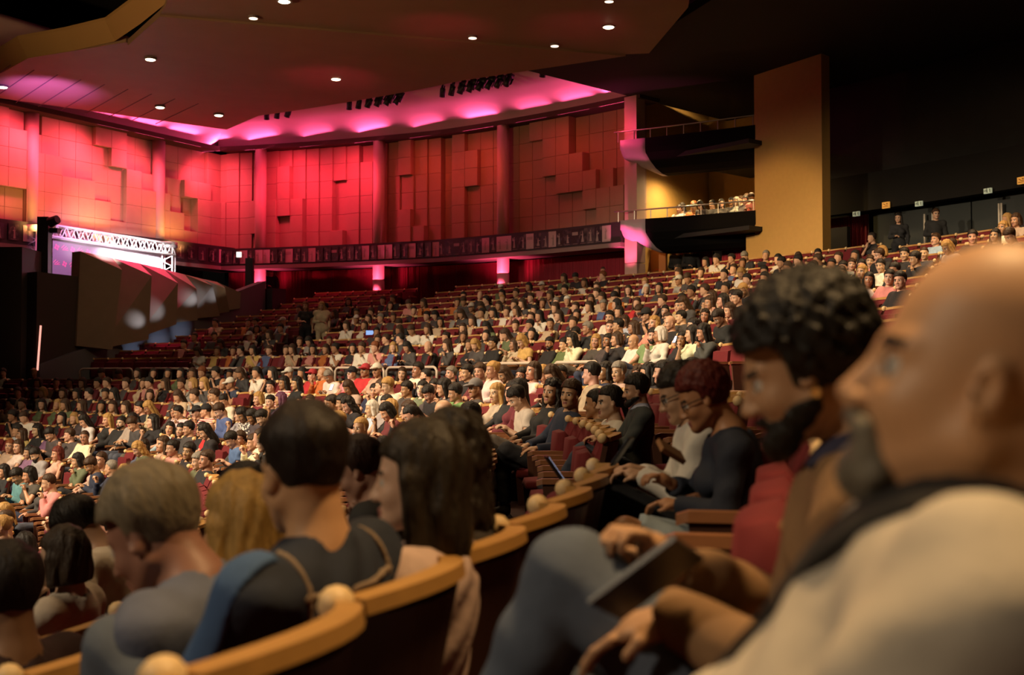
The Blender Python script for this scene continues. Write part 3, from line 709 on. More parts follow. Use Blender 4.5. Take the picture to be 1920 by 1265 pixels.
# truss
t = empty('truss_gate', at(195, 470, 38)); lo = t.location
M_tr = mat('truss_aluminium', (.85, .8, .8), .4)
tl, tr = at(92, 431, 37.2), at(322, 467, 40.0)
def truss(a, b, dz, name, seg):
    """box truss girder: two chords in front, two behind, zig-zag web"""
    m = MB(); a = Vector(a); b = Vector(b); d = (b - a); n = Vector((d.y, -d.x, 0)); n = n.normalized() * .28 if n.length > .01 else Vector((.2, -.2, 0))
    up = Vector(dz)
    cs = []
    for o2 in (Vector(), n):
        for e in (Vector(), up):
            m.tube([a + o2 + e - lo, b + o2 + e - lo], .035, 6); cs.append((a + o2 + e, b + o2 + e))
    for i in range(seg):
        u0, u1 = i / seg, (i + 1) / seg; um = (u0 + u1) / 2
        for o2 in (Vector(), n):
            m.tube([a + d * u0 + o2 - lo, a + d * um + o2 + up - lo], .018, 5); m.tube([a + d * um + o2 + up - lo, a + d * u1 + o2 - lo], .018, 5)
    m.build(name, M_tr, t, True)
truss(tl - Vector((0, 0, .22)), tr - Vector((0, 0, .22)), (0, 0, .36), 'top_girder', 14)
for (px, py, d, nm) in ((62, 440, 36.9, 'left_leg'), (316, 470, 39.9, 'right_leg')):
    p = at(px, py, d); m = MB()
    for dx in (-.17, .17):
        for dy in (-.15, .15): m.tube([(p.x + dx - lo.x, p.y + dy - lo.y, p.z + .1 - lo.z), (p.x + dx - lo.x, p.y + dy - lo.y, p.z - 2.6 - lo.z)], .03, 6)
    for i in range(7):
        z0 = p.z - i * .36 - lo.z
        m.tube([(p.x - .17 - lo.x, p.y - .15 - lo.y, z0), (p.x + .17 - lo.x, p.y - .15 - lo.y, z0 - .18)], .018, 5); m.tube([(p.x + .17 - lo.x, p.y - .15 - lo.y, z0 - .18), (p.x - .17 - lo.x, p.y - .15 - lo.y, z0 - .36)], .018, 5)
    m.box(p.x - .25 - lo.x, p.x + .25 - lo.x, p.y - .22 - lo.y, p.y + .22 - lo.y, p.z + .1 - lo.z, p.z + .3 - lo.z); m.build('leg', M_tr, t, True)
tag(t, 'white aluminium truss gate holding a lit banner', 'truss')
bn = empty('banner', at(200, 500, 38.6)); lo = bn.location
b0, b1 = tl + Vector((.1, .05, -.24)), tr + Vector((-.25, .05, -.24))
m = MB(); H = 2.2
m.hexa([b0 - lo + Vector((0, 0, -H)), b1 - lo + Vector((0, 0, -H)), b1 - lo + Vector((0, .03, -H)), b0 - lo + Vector((0, .03, -H)), b0 - lo, b1 - lo, b1 - lo + Vector((0, .03, 0)), b0 - lo + Vector((0, .03, 0))]); m.build('cloth', mat('banner_cloth', (.30, .26, .30), .6), bn)
m = MB(); bd = (b1 - b0); bdn = bd.normalized(); fr = Vector((bdn.y, -bdn.x, 0)) * .012
for r in range(4):
    for c in range(15):
        ctr = b0 - lo + bd * ((c + .5) / 15) + Vector((0, 0, -.28 - r * .5)) + fr
        if (c + r) % 2 == 0:                         # round florets
            for k in range(4):
                aa = k * pi / 2 + .4; cx, cz2 = .05 * cos(aa), .06 * sin(aa)
                m.add([ctr + bdn * (cx + .035 * cos(j * pi / 3)) + Vector((0, 0, cz2 + .045 * sin(j * pi / 3))) for j in range(6)], [tuple(range(6))])
        else:                                        # slanted script mark
            for x0, z0, x1, z1, w in ((-.11, -.02, -.02, .08, .035), (-.06, -.05, .05, .05, .035), (0, -.06, .1, .01, .03), (-.08, -.07, .12, -.05, .02)):
                m.add([ctr + bdn * x0 + Vector((0, 0, z0)), ctr + bdn * x1 + Vector((0, 0, z1)), ctr + bdn * x1 + Vector((0, 0, z1 + w)), ctr + bdn * x0 + Vector((0, 0, z0 + w))], [(0, 1, 2, 3)])
m.build('printed_marks', mat('banner_pink', (.95, .22, .42), .6), bn)['kind'] = 'stuff'
tag(bn, 'purple to white-lit banner printed with rows of small pink emblems', 'banner')
c = at(262, 490, 38.4); spot('banner_light', c + Vector((.9, -1.7, .75)), c + Vector((0, 0, -.1)), 2600, (1, .95, .95), 70, .9, .1)
c = at(150, 455, 37.6); spot('banner_violet', c + Vector((.9, -2.0, .6)), c + Vector((0, 0, -.2)), 350, (.8, .35, .85), 80, .9, .1)
spot('truss_light', at(200, 470, 34.5) , at(200, 448, 38.3), 900, (1, .8, .85), 50, .9, .1)

# ------------------------------------------------------------------ handrails and the parapet along the cross aisle
M_railp = mat('rail_paint', (.62, .52, .42), .4)
RAIL_R, RAIL_Z = 27.72, CZ + .14
ZU0 = ROWS[('up', 0)][1]; ZLL = ROWS[('low', -1)][1]
par_b = arc_sheet(27.62, -8, 67, ZLL + .02, ZU0 + .28, 60, .12)
struct(par_b.build('trim_6', mat('parapet_wood', (.20, .11, .055), .6, noise=.3, nscale=4, stretch=(1, 1, 8))), 'brown wooden parapet along the cross aisle')
for i, (x0, x1) in enumerate(((150, 249), (259, 356), (365, 460), (540, 623), (629, 720), (725, 819), (895, 1007), (1040, 1120))):
    a0, a1 = ang_at(x0, RAIL_R)[0], ang_at(x1, RAIL_R)[0]
    zr = RAIL_Z + (.0 if i < 6 else .06)
    b = pol(RAIL_R, (a0 + a1) / 2, ZU0 + .28); t = empty('handrail', b)
    pts = [pol(RAIL_R, a0, ZU0 + .29) - b, pol(RAIL_R, a0, zr - .08) - b, pol(RAIL_R, a0 + (a1 - a0) * .03, zr - .02) - b]
    for k in range(1, 9): pts.append(pol(RAIL_R, a0 + (a1 - a0) * (.06 + .88 * (k - 1) / 7), zr) - b)
    pts += [pol(RAIL_R, a1 - (a1 - a0) * .03, zr - .02) - b, pol(RAIL_R, a1, zr - .08) - b, pol(RAIL_R, a1, ZU0 + .29) - b]
    pipe_o = MB().tube(pts, .03, 8).build('pipe', M_railp, t, True)
    MB().tube([pol(RAIL_R, a0, ZU0 + .28) - b, pol(RAIL_R, a0, ZU0 + .3) - b], .06, 8).build('foot_plate', M_steel, pipe_o); MB().tube([pol(RAIL_R, a1, ZU0 + .28) - b, pol(RAIL_R, a1, ZU0 + .3) - b], .06, 8).build('foot_plate', M_steel, pipe_o)
    tag(t, f"steel handrail loop above the wooden parapet, {['leftmost', 'second', 'third', 'fourth', 'fifth', 'sixth', 'seventh', 'eighth and last'][i]} counted from the left", 'handrail', 'handrails along the cross aisle')
# ------------------------------------------------------------------ people: signed-distance bodies meshed into one continuous surface
f4 = np.float32
def rotm(yaw=0, pitch=0, roll=0):
    """yaw left, pitch nose down, roll to the left shoulder - degrees"""
    return np.array((Matrix.Rotation(radians(yaw), 3, 'Z') @ Matrix.Rotation(radians(pitch), 3, 'Y') @ Matrix.Rotation(radians(-roll), 3, 'X')), dtype=f4)
def smin(a, b, k):
    if k <= 0: return np.minimum(a, b)
    h = np.maximum(k - np.abs(a - b), 0) / k
    return np.minimum(a, b) - h * h * k * 0.25
def smax(a, b, k): return -smin(-a, -b, k)
def e_rc(p, a, b, ra, rb):
    a = np.asarray(a, f4); b = np.asarray(b, f4); ba = b - a; L = float(ba @ ba) + 1e-9
    t = np.clip((p - a) @ ba / L, 0, 1); q = p - a - t[:, None] * ba
    return np.sqrt(np.einsum('ij,ij->i', q, q)) - (ra + (rb - ra) * t)
def e_el(p, c, r, R=None):
    q = p - np.asarray(c, f4)
    if R is not None: q = q @ R
    q = q / np.asarray(r, f4); k0 = np.sqrt(np.einsum('ij,ij->i', q, q)) + 1e-6
    q2 = q / np.asarray(r, f4); k1 = np.sqrt(np.einsum('ij,ij->i', q2, q2)) + 1e-6
    return k0 * (k0 - 1) / k1
def prims_eval(p, prims):
    d = np.full(len(p), 10.0, f4)
    for pr in prims:
        t = pr[0]
        if t == 'rc': v = e_rc(p, *pr[1:5]); k = pr[5]
        elif t == 'el': v = e_el(p, pr[1], pr[2], pr[3]); k = pr[4]
        elif t == 'sub': v = -e_el(p, pr[1], pr[2], pr[3]); d = smax(d, v, pr[4]); continue
        elif t == 'cut':                                # flat-ended capsule: sleeve or trouser leg that stops at a hem
            a, b = np.asarray(pr[1], f4), np.asarray(pr[2], f4); dr = (b - a) / (np.linalg.norm(b - a) + 1e-9)
            v = np.maximum(e_rc(p, a, b, pr[3], pr[4]), (p - b) @ dr); k = pr[5]
        d = smin(d, v, k)
    return d
def surface(fn, lo, hi, h, zs=None):
    """surface nets on a block-sparse grid"""
    xs = np.arange(lo[0], hi[0] + h, h, dtype=f4); ys = np.arange(lo[1], hi[1] + h, h, dtype=f4)
    zs = np.arange(lo[2], hi[2] + h, h, dtype=f4) if zs is None else np.asarray(zs, f4)
    n = (len(xs), len(ys), len(zs)); B = 5
    G = np.empty(n, f4)
    cx = [a[min(i + B // 2, len(a) - 1)] for a in (xs,) for i in range(0, len(a), B)]; cy = [ys[min(i + B // 2, len(ys) - 1)] for i in range(0, len(ys), B)]; cz = [zs[min(i + B // 2, len(zs) - 1)] for i in range(0, len(zs), B)]
    P = np.stack(np.meshgrid(cx, cy, cz, indexing='ij'), -1).reshape(-1, 3).astype(f4)
    dz = float(np.max(np.diff(zs)))
    rad = B * sqrt(2 * h * h + dz * dz) * 0.5 * 1.25 + h + 0.012
    D = fn(P).reshape(len(cx), len(cy), len(cz))
    big = np.repeat(np.repeat(np.repeat(D, B, 0), B, 1), B, 2)[:n[0], :n[1], :n[2]]
    G[:] = np.where(big > 0, 1.0, -1.0)
    idx = np.nonzero(np.abs(big) < rad)
    pts = np.stack((xs[idx[0]], ys[idx[1]], zs[idx[2]]), -1)
    for s in range(0, len(pts), 400000):
        e = slice(s, s + 400000); G[idx[0][e], idx[1][e], idx[2][e]] = fn(pts[e])
    S = G < 0
    c = np.zeros((n[0] - 1, n[1] - 1, n[2] - 1), np.int8)
    for i in (0, 1):
        for j in (0, 1):
            for k in (0, 1): c += S[i:n[0] - 1 + i, j:n[1] - 1 + j, k:n[2] - 1 + k]
    ci = np.nonzero((c > 0) & (c < 8)); M = len(ci[0])
    if M == 0: return np.zeros((0, 3)), np.zeros((0, 4), int)
    acc = np.zeros((M, 3), np.float64); cnt = np.zeros(M)
    corners = [(i, j, k) for i in (0, 1) for j in (0, 1) for k in (0, 1)]
    for a in corners:
        for ax in range(3):
            if a[ax] == 1: continue
            b = list(a); b[ax] = 1
            ia = (ci[0] + a[0], ci[1] + a[1], ci[2] + a[2]); ib = (ci[0] + b[0], ci[1] + b[1], ci[2] + b[2])
            va, vb = G[ia], G[ib]; cr = (va < 0) != (vb < 0)
            t = np.where(cr, va / (va - vb + 1e-12), 0)
            pa = np.stack((xs[ia[0]], ys[ia[1]], zs[ia[2]]), -1); pb = np.stack((xs[ib[0]], ys[ib[1]], zs[ib[2]]), -1)
            acc += np.where(cr[:, None], pa + (pb - pa) * t[:, None], 0); cnt += cr
    V = acc / cnt[:, None]
    ID = np.full(c.shape, -1, np.int32); ID[ci] = np.arange(M)
    F = []
    for ax in range(3):
        sl0 = [slice(1, n[0] - 1), slice(1, n[1] - 1), slice(1, n[2] - 1)]; sl0[ax] = slice(0, n[ax] - 1)
        sl1 = list(sl0); sl1[ax] = slice(1, n[ax])
        s0, s1 = S[tuple(sl0)], S[tuple(sl1)]
        e = np.nonzero(s0 != s1)
        off = [1, 1, 1]; off[ax] = 0
        I = [e[q] + off[q] for q in range(3)]; u, v = [(1, 2), (2, 0), (0, 1)][ax]
        def cell(du, dv):
            J = list(I); J[u] = J[u] - du; J[v] = J[v] - dv; return ID[J[0], J[1], J[2]]
        q = np.stack((cell(1, 1), cell(0, 1), cell(0, 0), cell(1, 0)), -1)
        fl = s1[e]
        q[fl] = q[fl][:, ::-1]
        F.append(q)
    F = np.concatenate(F); F = F[(F >= 0).all(1)]
    return V, F
def np_mesh(name, V, F, mats, mi=None):
    me = bpy.data.meshes.new(name); nf = len(F)
    me.vertices.add(len(V)); me.vertices.foreach_set('co', np.asarray(V, f4).ravel())
    me.loops.add(nf * 4); me.loops.foreach_set('vertex_index', F.astype(np.int32).ravel())
    me.polygons.add(nf); me.polygons.foreach_set('loop_start', np.arange(0, nf * 4, 4, dtype=np.int32)); me.polygons.foreach_set('loop_total', np.full(nf, 4, np.int32))
    for m in mats: me.materials.append(m)
    if mi is not None: me.polygons.foreach_set('material_index', mi.astype(np.int32))
    me.polygons.foreach_set('use_smooth', np.ones(nf, bool)); me.update(calc_edges=True)
    return me

M_skin = mat('skin', (.5, .3, .2), 0.5, objcolor=True, noise=.10, nscale=30)
M_eye = mat('eye', (.03, .02, .015), 0.25); M_white = mat('eye_white', (.55, .5, .45), 0.3)
M_lip = mat('lips', (.30, .11, .09), 0.5); M_brow = mat('brow', (.035, .022, .016), 0.8)
M_cloth = mat('cloth', (.3, .3, .3), 0.85, objcolor=True, noise=.22, nscale=14, bump=.25)
M_hair = mat('hair', (.03, .02, .015), 0.55, objcolor=True, noise=.45, nscale=60, bump=.5, stretch=(1, 1, .25), spec=.3)
def patt(name, kind, c1, c2, sc=30):
    m = bpy.data.materials.new(name); m.use_nodes = True; nt = m.node_tree; b = nt.nodes['Principled BSDF']; b.inputs['Roughness'].default_value = .85
    tc = nt.nodes.new('ShaderNodeTexCoord'); mx = nt.nodes.new('ShaderNodeMix'); mx.data_type = 'RGBA'; mx.inputs[6].default_value = (*c1, 1); mx.inputs[7].default_value = (*c2, 1)
    if kind == 'stripes':
        w = nt.nodes.new('ShaderNodeTexWave'); w.bands_direction = 'Z'; w.inputs['Scale'].default_value = sc; w.inputs['Distortion'].default_value = .6; out = w.outputs[1]
    elif kind == 'checks':
        w = nt.nodes.new('ShaderNodeTexChecker'); w.inputs['Scale'].default_value = sc; out = w.outputs[1]
    else:
        w = nt.nodes.new('ShaderNodeTexVoronoi'); w.inputs['Scale'].default_value = sc; out = w.outputs[0]
    nt.links.new(tc.outputs['Object'], w.inputs[0])
    cr = nt.nodes.new('ShaderNodeValToRGB'); cr.color_ramp.elements[0].position = .42; cr.color_ramp.elements[1].position = .55
    nt.links.new(out, cr.inputs[0]); nt.links.new(cr.outputs[0], mx.inputs[0]); nt.links.new(mx.outputs[2], b.inputs['Base Color']); return m
PATT = {'redstripe': patt('red_stripes', 'stripes', (.5, .05, .05), (.75, .7, .65), 9), 'yelstripe': patt('yellow_stripes', 'stripes', (.5, .33, .05), (.03, .03, .03), 12),
        'check': patt('bw_checks', 'checks', (.03, .03, .03), (.7, .66, .6), 38), 'floral': patt('floral_print', 'spots', (.55, .42, .33), (.035, .035, .025), 13),
        'dots': patt('bw_dots', 'spots', (.7, .66, .62), (.04, .035, .04), 34), 'plaid': patt('blue_plaid', 'checks', (.06, .10, .26), (.15, .25, .5), 26), 'zebra': patt('zebra_stripes', 'stripes', (.05, .045, .04), (.55, .5, .42), 16)}

# head, in its own frame: x forward, y left, z up, eyes on z = 0
def head_prims(fem=0.0, fat=0.0):
    j = 1 - .14 * fem; w = 1 + .12 * fat
    P = [('el', (-.014, 0, .036), (.100, .078, .098), None, 0), ('el', (.028, 0, -.032), (.066, .060 * w, .084), None, .035),
         ('rc', (.0, .054 * j * w, -.055), (.074, .012, -.098 * (1 - .04 * fem)), .022 * w, .020, .03), ('rc', (.0, -.054 * j * w, -.055), (.074, -.012, -.098 * (1 - .04 * fem)), .022 * w, .020, .03),
         ('el', (.080, 0, -.101 + .004 * fem), (.017, .019, .016), None, .018), ('rc', (.079, .006, .019), (.066, .045, .022), .0105, .009, .016), ('rc', (.079, -.006, .019), (.066, -.045, .022), .0105, .009, .016),
         ('el', (.058, .040, -.033), (.026, .022, .022), None, .024), ('el', (.058, -.040, -.033), (.026, .022, .022), None, .024),
         ('sub', (.099, .034, .002), (.020, .018, .0125), None, .014), ('sub', (.099, -.034, .002), (.020, .018, .0125), None, .014),
         ('el', (.0755, .033, .001), (.0125, .0135, .0105), None, .003), ('el', (.0755, -.033, .001), (.0125, .0135, .0105), None, .003),
         ('rc', (.086, 0, .012), (.112, 0, -.034), .0085, .0125, .014), ('el', (.102, .014, -.038), (.012, .009, .009), None, .008), ('el', (.102, -.014, -.038), (.012, .009, .009), None, .008),
         ('el', (.092, 0, -.066), (.0125, .025, .0065), None, .007), ('el', (.090, 0, -.077), (.0125, .021, .0075), None, .006)]
    for s in (1, -1):
        P += [('el', (-.004, s * .080, -.006), (.021, .009, .033), rotm(s * 25, -12, 0), .006), ('sub', (.004, s * .091, -.002), (.010, .008, .019), rotm(s * 25, -12, 0), .006)]
    return P
def hair_fn(style, seed=0):
    """head-frame field of a hairstyle"""
    ph = seed * 1.7
    def strands(p, amp, fr): return amp * (np.sin(p[:, 1] * fr + 3 * np.sin(p[:, 2] * 9 + ph)) * np.sin(p[:, 0] * fr * .9 + ph + 2 * np.sin(p[:, 2] * 7)))
    def curls(p, amp, fr): return amp * (np.sin(p[:, 0] * fr + ph) * np.sin(p[:, 1] * fr * 1.1 + 1) * np.sin(p[:, 2] * fr * .93 + 2) + .5 * np.sin(p[:, 0] * fr * 2.1) * np.sin(p[:, 1] * fr * 2.3 + ph) * np.sin(p[:, 2] * fr * 1.9))
    def line(p, top=.072, back=-.055, side=.012):
        a = top + .25 * (p[:, 0] - .07) - p[:, 2]                     # above the forehead line
        b = np.maximum(p[:, 0] - side + .35 * np.clip(-.02 - p[:, 2], 0, 1), back - p[:, 2])   # behind the ears, above the nape
        return smin(a, b, .02)
    def f(p):
        if style in ('short', 'buzz', 'fade', 'receding'):
            g, up = {'short': (.009, .011), 'buzz': (.0055, .002), 'fade': (.0065, .010), 'receding': (.006, .008)}[style]
            t = np.clip((p[:, 2] + .015) / .09, 0, 1) if style != 'fade' else np.clip((p[:, 2] - .025) / .06, 0, 1)
            d = e_el(p, (-.016, 0, .04), (.100 + g, .078 + g, .098 + g)) - up * t * t * (3 - 2 * t)
            d = d + strands(p, .003 if style != 'buzz' else .001, 70)
            q = p.copy(); q[:, 2] = np.where(p[:, 0] < -.03, p[:, 2] + .045, p[:, 2])
            return smax(d, line(q, {'short': .066, 'buzz': .072, 'fade': .074, 'receding': .098}[style], -.06, .014 if style != 'receding' else -.005), .006)
        if style == 'afro':
            d = e_el(p, (-.03, 0, .055), (.128, .118, .115)) + curls(p, .007, 120) + curls(p, .004, 48)
            return smax(d, smin(.058 + .1 * (p[:, 0] - .07) - p[:, 2], np.maximum(p[:, 0] - .025, -.085 - p[:, 2]), .03), .012)
        if style in ('long', 'bob', 'wavy', 'part'):
            zl = {'long': -.30, 'bob': -.115, 'wavy': -.27, 'part': -.22}[style]
            d = e_el(p, (-.02, 0, .04), (.112, .092, .112))
            d = smin(d, e_el(p, (-.065, 0, (zl) * .5), (.060, .098, abs(zl) * .62 + .03)), .05)
            for s in (1, -1): d = smin(d, e_rc(p, (.0, s * .078, .0), (-.015 if zl < -.2 else -.005, s * .092, zl * .9), .030, .030), .03)
            d = d + (curls(p, .011, 52) if style == 'wavy' else strands(p, .005, 95))
            d = smax(d, smin(.062 + .3 * (p[:, 0] - .07) - p[:, 2], np.maximum(p[:, 0] - .030, zl - p[:, 2]), .015), .01)
            return d
        if style in ('bun', 'pony'):
            d = e_el(p, (-.016, 0, .038), (.110, .086, .108)) + strands(p, .003, 80)
            d = smax(d, line(p, .066, -.06, .012), .01)
            if style == 'bun': d = smin(d, e_el(p, (-.10, 0, .075), (.045, .045, .042)), .015)
            else: d = smin(d, e_rc(p, (-.11, 0, .03), (-.14, 0, -.18), .035, .018), .02)
            return d
        if style == 'curly':
            d = e_el(p, (-.020, 0, .045), (.114, .093, .112)) + curls(p, .006, 120)
            return smax(d, line(p, .06, -.07, .016), .012)
        if style == 'beard':
            d = smin(e_rc(p, (.012, .056, -.05), (.078, .014, -.098), .030, .030, ), e_rc(p, (.012, -.056, -.05), (.078, -.014, -.098), .030, .030), .02)
            d = smin(d, e_el(p, (.085, 0, -.105), (.024, .028, .026)), .02); d = smin(d, e_rc(p, (.096, .026, -.062), (.1, 0, -.055), .009, .010), .01); d = smin(d, e_rc(p, (.096, -.026, -.062), (.1, 0, -.055), .009, .010), .01)
            d = d + curls(p, .003, 110)
            d = smax(d, p[:, 2] + .048 - .0 * p[:, 0], .006); d = smax(d, -e_el(p, (.102, 0, -.072), (.022, .020, .0085)), .004)
            return smax(d, -e_el(p, (.10, 0, -.03), (.03, .03, .024)), .004)
        if style == 'goatee':
            d = smin(e_el(p, (.070, 0, -.104), (.042, .044, .034)), e_rc(p, (.096, .028, -.064), (.101, 0, -.054), .010, .010), .012); d = smin(d, e_rc(p, (.096, -.028, -.064), (.101, 0, -.054), .010, .010), .012)
            d = smin(d, e_rc(p, (.09, .03, -.064), (.072, .034, -.1), .012, .018), .015); d = smin(d, e_rc(p, (.09, -.03, -.064), (.072, -.034, -.1), .012, .018), .015)
            d = d + curls(p, .002, 110)
            d = smax(d, -e_el(p, (.102, 0, -.072), (.022, .022, .009)), .004); return smax(d, p[:, 2] + .046, .006)
        if style == 'cap':
            d = smax(e_el(p, (-.015, 0, .045), (.112, .092, .105)), .028 - p[:, 2], .004)
            b = np.maximum(e_el(p, (.105, 0, .052 ), (.085, .072, .02)), -p[:, 0] + .06)
            return smin(d, b, .008)
        if style == 'beanie':
            return smax(e_el(p, (-.018, 0, .05), (.114, .094, .118)), .035 - p[:, 2], .006)
        if style == 'hijab':
            d = smin(e_el(p, (-.02, 0, .03), (.118, .10, .122)), e_el(p, (-.02, 0, -.15), (.11, .15, .09)), .06)
            return smax(d, -e_el(p, (.10, 0, -.02), (.07, .062, .085)), .01)
    return f
HAIRBOX = {'long': (-.36, .19), 'wavy': (-.34, .19), 'part': (-.28, .19), 'bob': (-.18, .19), 'hijab': (-.30, .19), 'afro': (-.14, .24)}
def hair_mesh(style, h, seed=0, name='hair'):
    z0, z1 = HAIRBOX.get(style, (-.24 if style == 'pony' else -.16, .20))
    V, F = surface(hair_fn(style, seed), (-.21, -.2, z0), (.22, .2, z1), h)
    return np_mesh(name, V, F, [M_hair if style not in ('cap', 'beanie', 'hijab') else M_cloth])

class Fig:
    """one posed figure in its own frame: x forward, z up, floor at z = 0"""
    def __init__(s, lean=-12, side=0, twist=0, head=(0, 8, 0), fem=0, fat=0, armL=None, armR=None, legs="sit", pel=(0, 0, .47), scale=1.0, fingers=False, neckfwd=.0, nk=.058):
        s.fem, s.fat, s.fingers = fem, fat, fingers
        sw = .185 - .022 * fem; s.sw = sw
        R = rotm(twist, lean, side); s.R = R; pel = np.array(pel, f4); s.pel = pel
        T = lambda x, y, z: pel + R @ np.array((x, y, z), f4)
        s.T = T
        neck = T(-.01, 0, .52); hj = neck + (rotm(0, lean * .5, side * .6) @ np.array((.015 + neckfwd, 0, nk), f4)); s.neck, s.hj = neck, hj
        HR = rotm(*head) if True else None
        s.HR = HR; s.hc = hj + HR @ np.array((.025, 0, .108), f4)
        s.sh = [T(-.005, sw, .455), T(-.005, -sw, .455)]
        dl = dict(e=(.02, .27, .22), w=(.27, .13, .15)); s.arm = []
        for i, a in enumerate((armL, armR)):
            a = dict(dl if a is None else a); sg = 1 if i == 0 else -1
            e = np.array((a['e'][0], sg * a['e'][1], a['e'][2]), f4); w = np.array((a['w'][0], sg * a['w'][1], a['w'][2]), f4)
            e, w = pel + e, pel + w
            # keep real bone lengths
            S = s.sh[i]; ue = e - S; e = S + ue / (np.linalg.norm(ue) + 1e-6) * (.285 - .02 * fem); ue = w - e; w = e + ue / (np.linalg.norm(ue) + 1e-6) * (.25 - .02 * fem)
            hd = a.get('h'); hd = np.array((hd[0], sg * hd[1], hd[2]), f4) if hd else (w - e); hd = hd / (np.linalg.norm(hd) + 1e-6)
            s.arm.append((S, e, w, hd, a.get('curl', .5), np.array(a.get('palm', (0, 0, -1)), f4)))
        s.legs = []
        for sg in (1, -1):
            hip = pel + np.array((.03, sg * .095, -.03), f4)
            if legs == 'sit': k, an, toe = (.45, sg * .12, .49), (.40, sg * .12, .09), (.55, sg * .13, .04)
            elif legs == 'cross': k, an, toe = ((.44, .02, .62), (.55, -.22, .42), (.68, -.24, .36)) if sg > 0 else ((.45, -.09, .51), (.42, -.10, .09), (.56, -.1, .04))
            elif legs == 'stand': k, an, toe = (.02, sg * .1, .50), (-.01, sg * .1, .09), (.14, sg * .12, .04)
            else: k, an, toe = legs[0 if sg > 0 else 1]
            s.legs.append([hip] + [np.array(q, f4) for q in (k, an, toe)])
    def torso(s, g=0.0):
        T, R, f, fa = s.T, s.R, s.fem, s.fat
        P = [('el', T(0, 0, .0), (.125 + g, .175 + .01 * f + g + .02 * fa, .125 + g), R, 0), ('el', T(.0 + .02 * fa, 0, .19), (.105 + g + .05 * fa, .148 - .02 * f + g + .03 * fa, .16 + g), R, .08),
             ('el', T(-.005, 0, .36), (.112 + g + .01 * fa, .165 - .022 * f + g + .01 * fa, .155 + g), R, .07), ('rc', s.sh[0], s.sh[1], .062 - .008 * f + g, .062 - .008 * f + g, .06),
             ('rc', T(-.015, 0, .45), s.neck, .085 + g * .6, .052 + g * .6, .05)]
        if f: P += [('el', T(.085, .075, .315), (.055 + g, .065 + g, .06 + g), R, .04), ('el', T(.085, -.075, .315), (.055 + g, .065 + g, .06 + g), R, .04)]
        return P
    def arms(s, g=0.0, L=2.0, which=(0, 1)):
        """L: 1 stops at the elbow, 2 at the wrist"""
        P = []; q = 1 - .14 * s.fem + .12 * s.fat
        for i in which:
            S, e, w, hd, cu, pn = s.arm[i]
            if g == 0: P += [('rc', S, e, .056 * q, .042 * q, .04), ('rc', e, w, .043 * q, .028 * q, .02)]
            elif L <= 1: P += [('cut', S, S + (e - S) * L, .060 * q + g, .052 * q + g + .006, .03)]
            else: P += [('rc', S, e, .058 * q + g, .046 * q + g, .04), ('cut', e, e + (w - e) * (L - 1), .047 * q + g, .034 * q + g, .02)]
        return P
    def hands(s):
        P = []; k = 1 - .1 * s.fem
        for i in (0, 1):
            S, e, w, hd, cu, pn = s.arm[i]
            pn = pn - hd * float(pn @ hd); pn = pn / (np.linalg.norm(pn) + 1e-6); sd = np.cross(hd, pn) * (1 if i == 0 else -1)   # towards the thumb
            pc = w + hd * .055 * k
            B = np.stack((hd, sd, pn), 1).astype(f4)
            P += [('rc', w, pc, .027 * k, .03 * k, .02), ('el', pc, (.048 * k, .040 * k, .016 * k), B, .012)]
            if not s.fingers:
                a = pc + hd * .035 * k; b = a + (hd * cos(cu) + pn * sin(cu)) * .05 * k; c = b + (hd * cos(2 * cu) + pn * sin(2 * cu)) * .03 * k
                for o in (-.021, -.007, .007, .021): P += [('rc', a + sd * o, b + sd * o, .0105, .0095, .004), ('rc', b + sd * o, c + sd * o, .0095, .0085, .004)]
            else:
                for o, ln in ((.030, .95), (.010, 1.06), (-.010, .98), (-.028, .78)):
                    a = pc + hd * .040 * k + sd * o * k; ln *= k; dirs = [cu * .8, cu * 1.7, cu * 2.5]; pts = [a]
                    for dd, l in zip(dirs, (.040, .026, .020)): pts.append(pts[-1] + (hd * cos(dd) + pn * sin(dd)) * l * ln)
                    for u in range(3): P.append(('rc', pts[u], pts[u + 1], (.0098, .0088, .0080)[u], (.0088, .0080, .0070)[u], .004 if u else .006))
            t0 = w + hd * .022 * k + sd * .024 * k; t1 = t0 + (hd * .6 + sd * .65 + pn * .35) * .038 * k; t2 = t1 + (hd * .9 + sd * .1 + pn * .5) * .032 * k
            P += [('rc', t0, t1, .014 * k, .011 * k, .012), ('rc', t1, t2, .011 * k, .009 * k, .004)]
        return P
    def legp(s, g=0.0, cut=None, shorts=False):
        P = []; fa = 1 + .15 * s.fat
        for hip, k, an, toe in s.legs:
            P += [('rc', hip, k, .088 * fa + g, .060 + g, .05)]
            if shorts: P[-1] = ('cut', hip, hip + (k - hip) * .9, .092 + g, .075 + g, .05); continue
            P += [('rc', k, k + (an - k) * .35, .060 + g, .056 + g, .02), ('rc' if cut is None else 'cut', k + (an - k) * .35, an if cut is None else k + (an - k) * cut, .056 + g, .040 + g * 1.4, .02)]
        return P
    def feet(s, g=0.0, which=(0, 1)):
        P = []
        for hip, k, an, toe in [s.legs[i] for i in which]:
            d = toe - an; d = d / np.linalg.norm(d); heel = an + (an - k) / (np.linalg.norm(an - k)) * .045
            P += [('rc', an, heel, .04 + g, .036 + g, .02), ('rc', heel, toe, .036 + g, .030 + g, .02)]
        return P
    def to_head(s, p): return (p - s.hc) @ s.HR
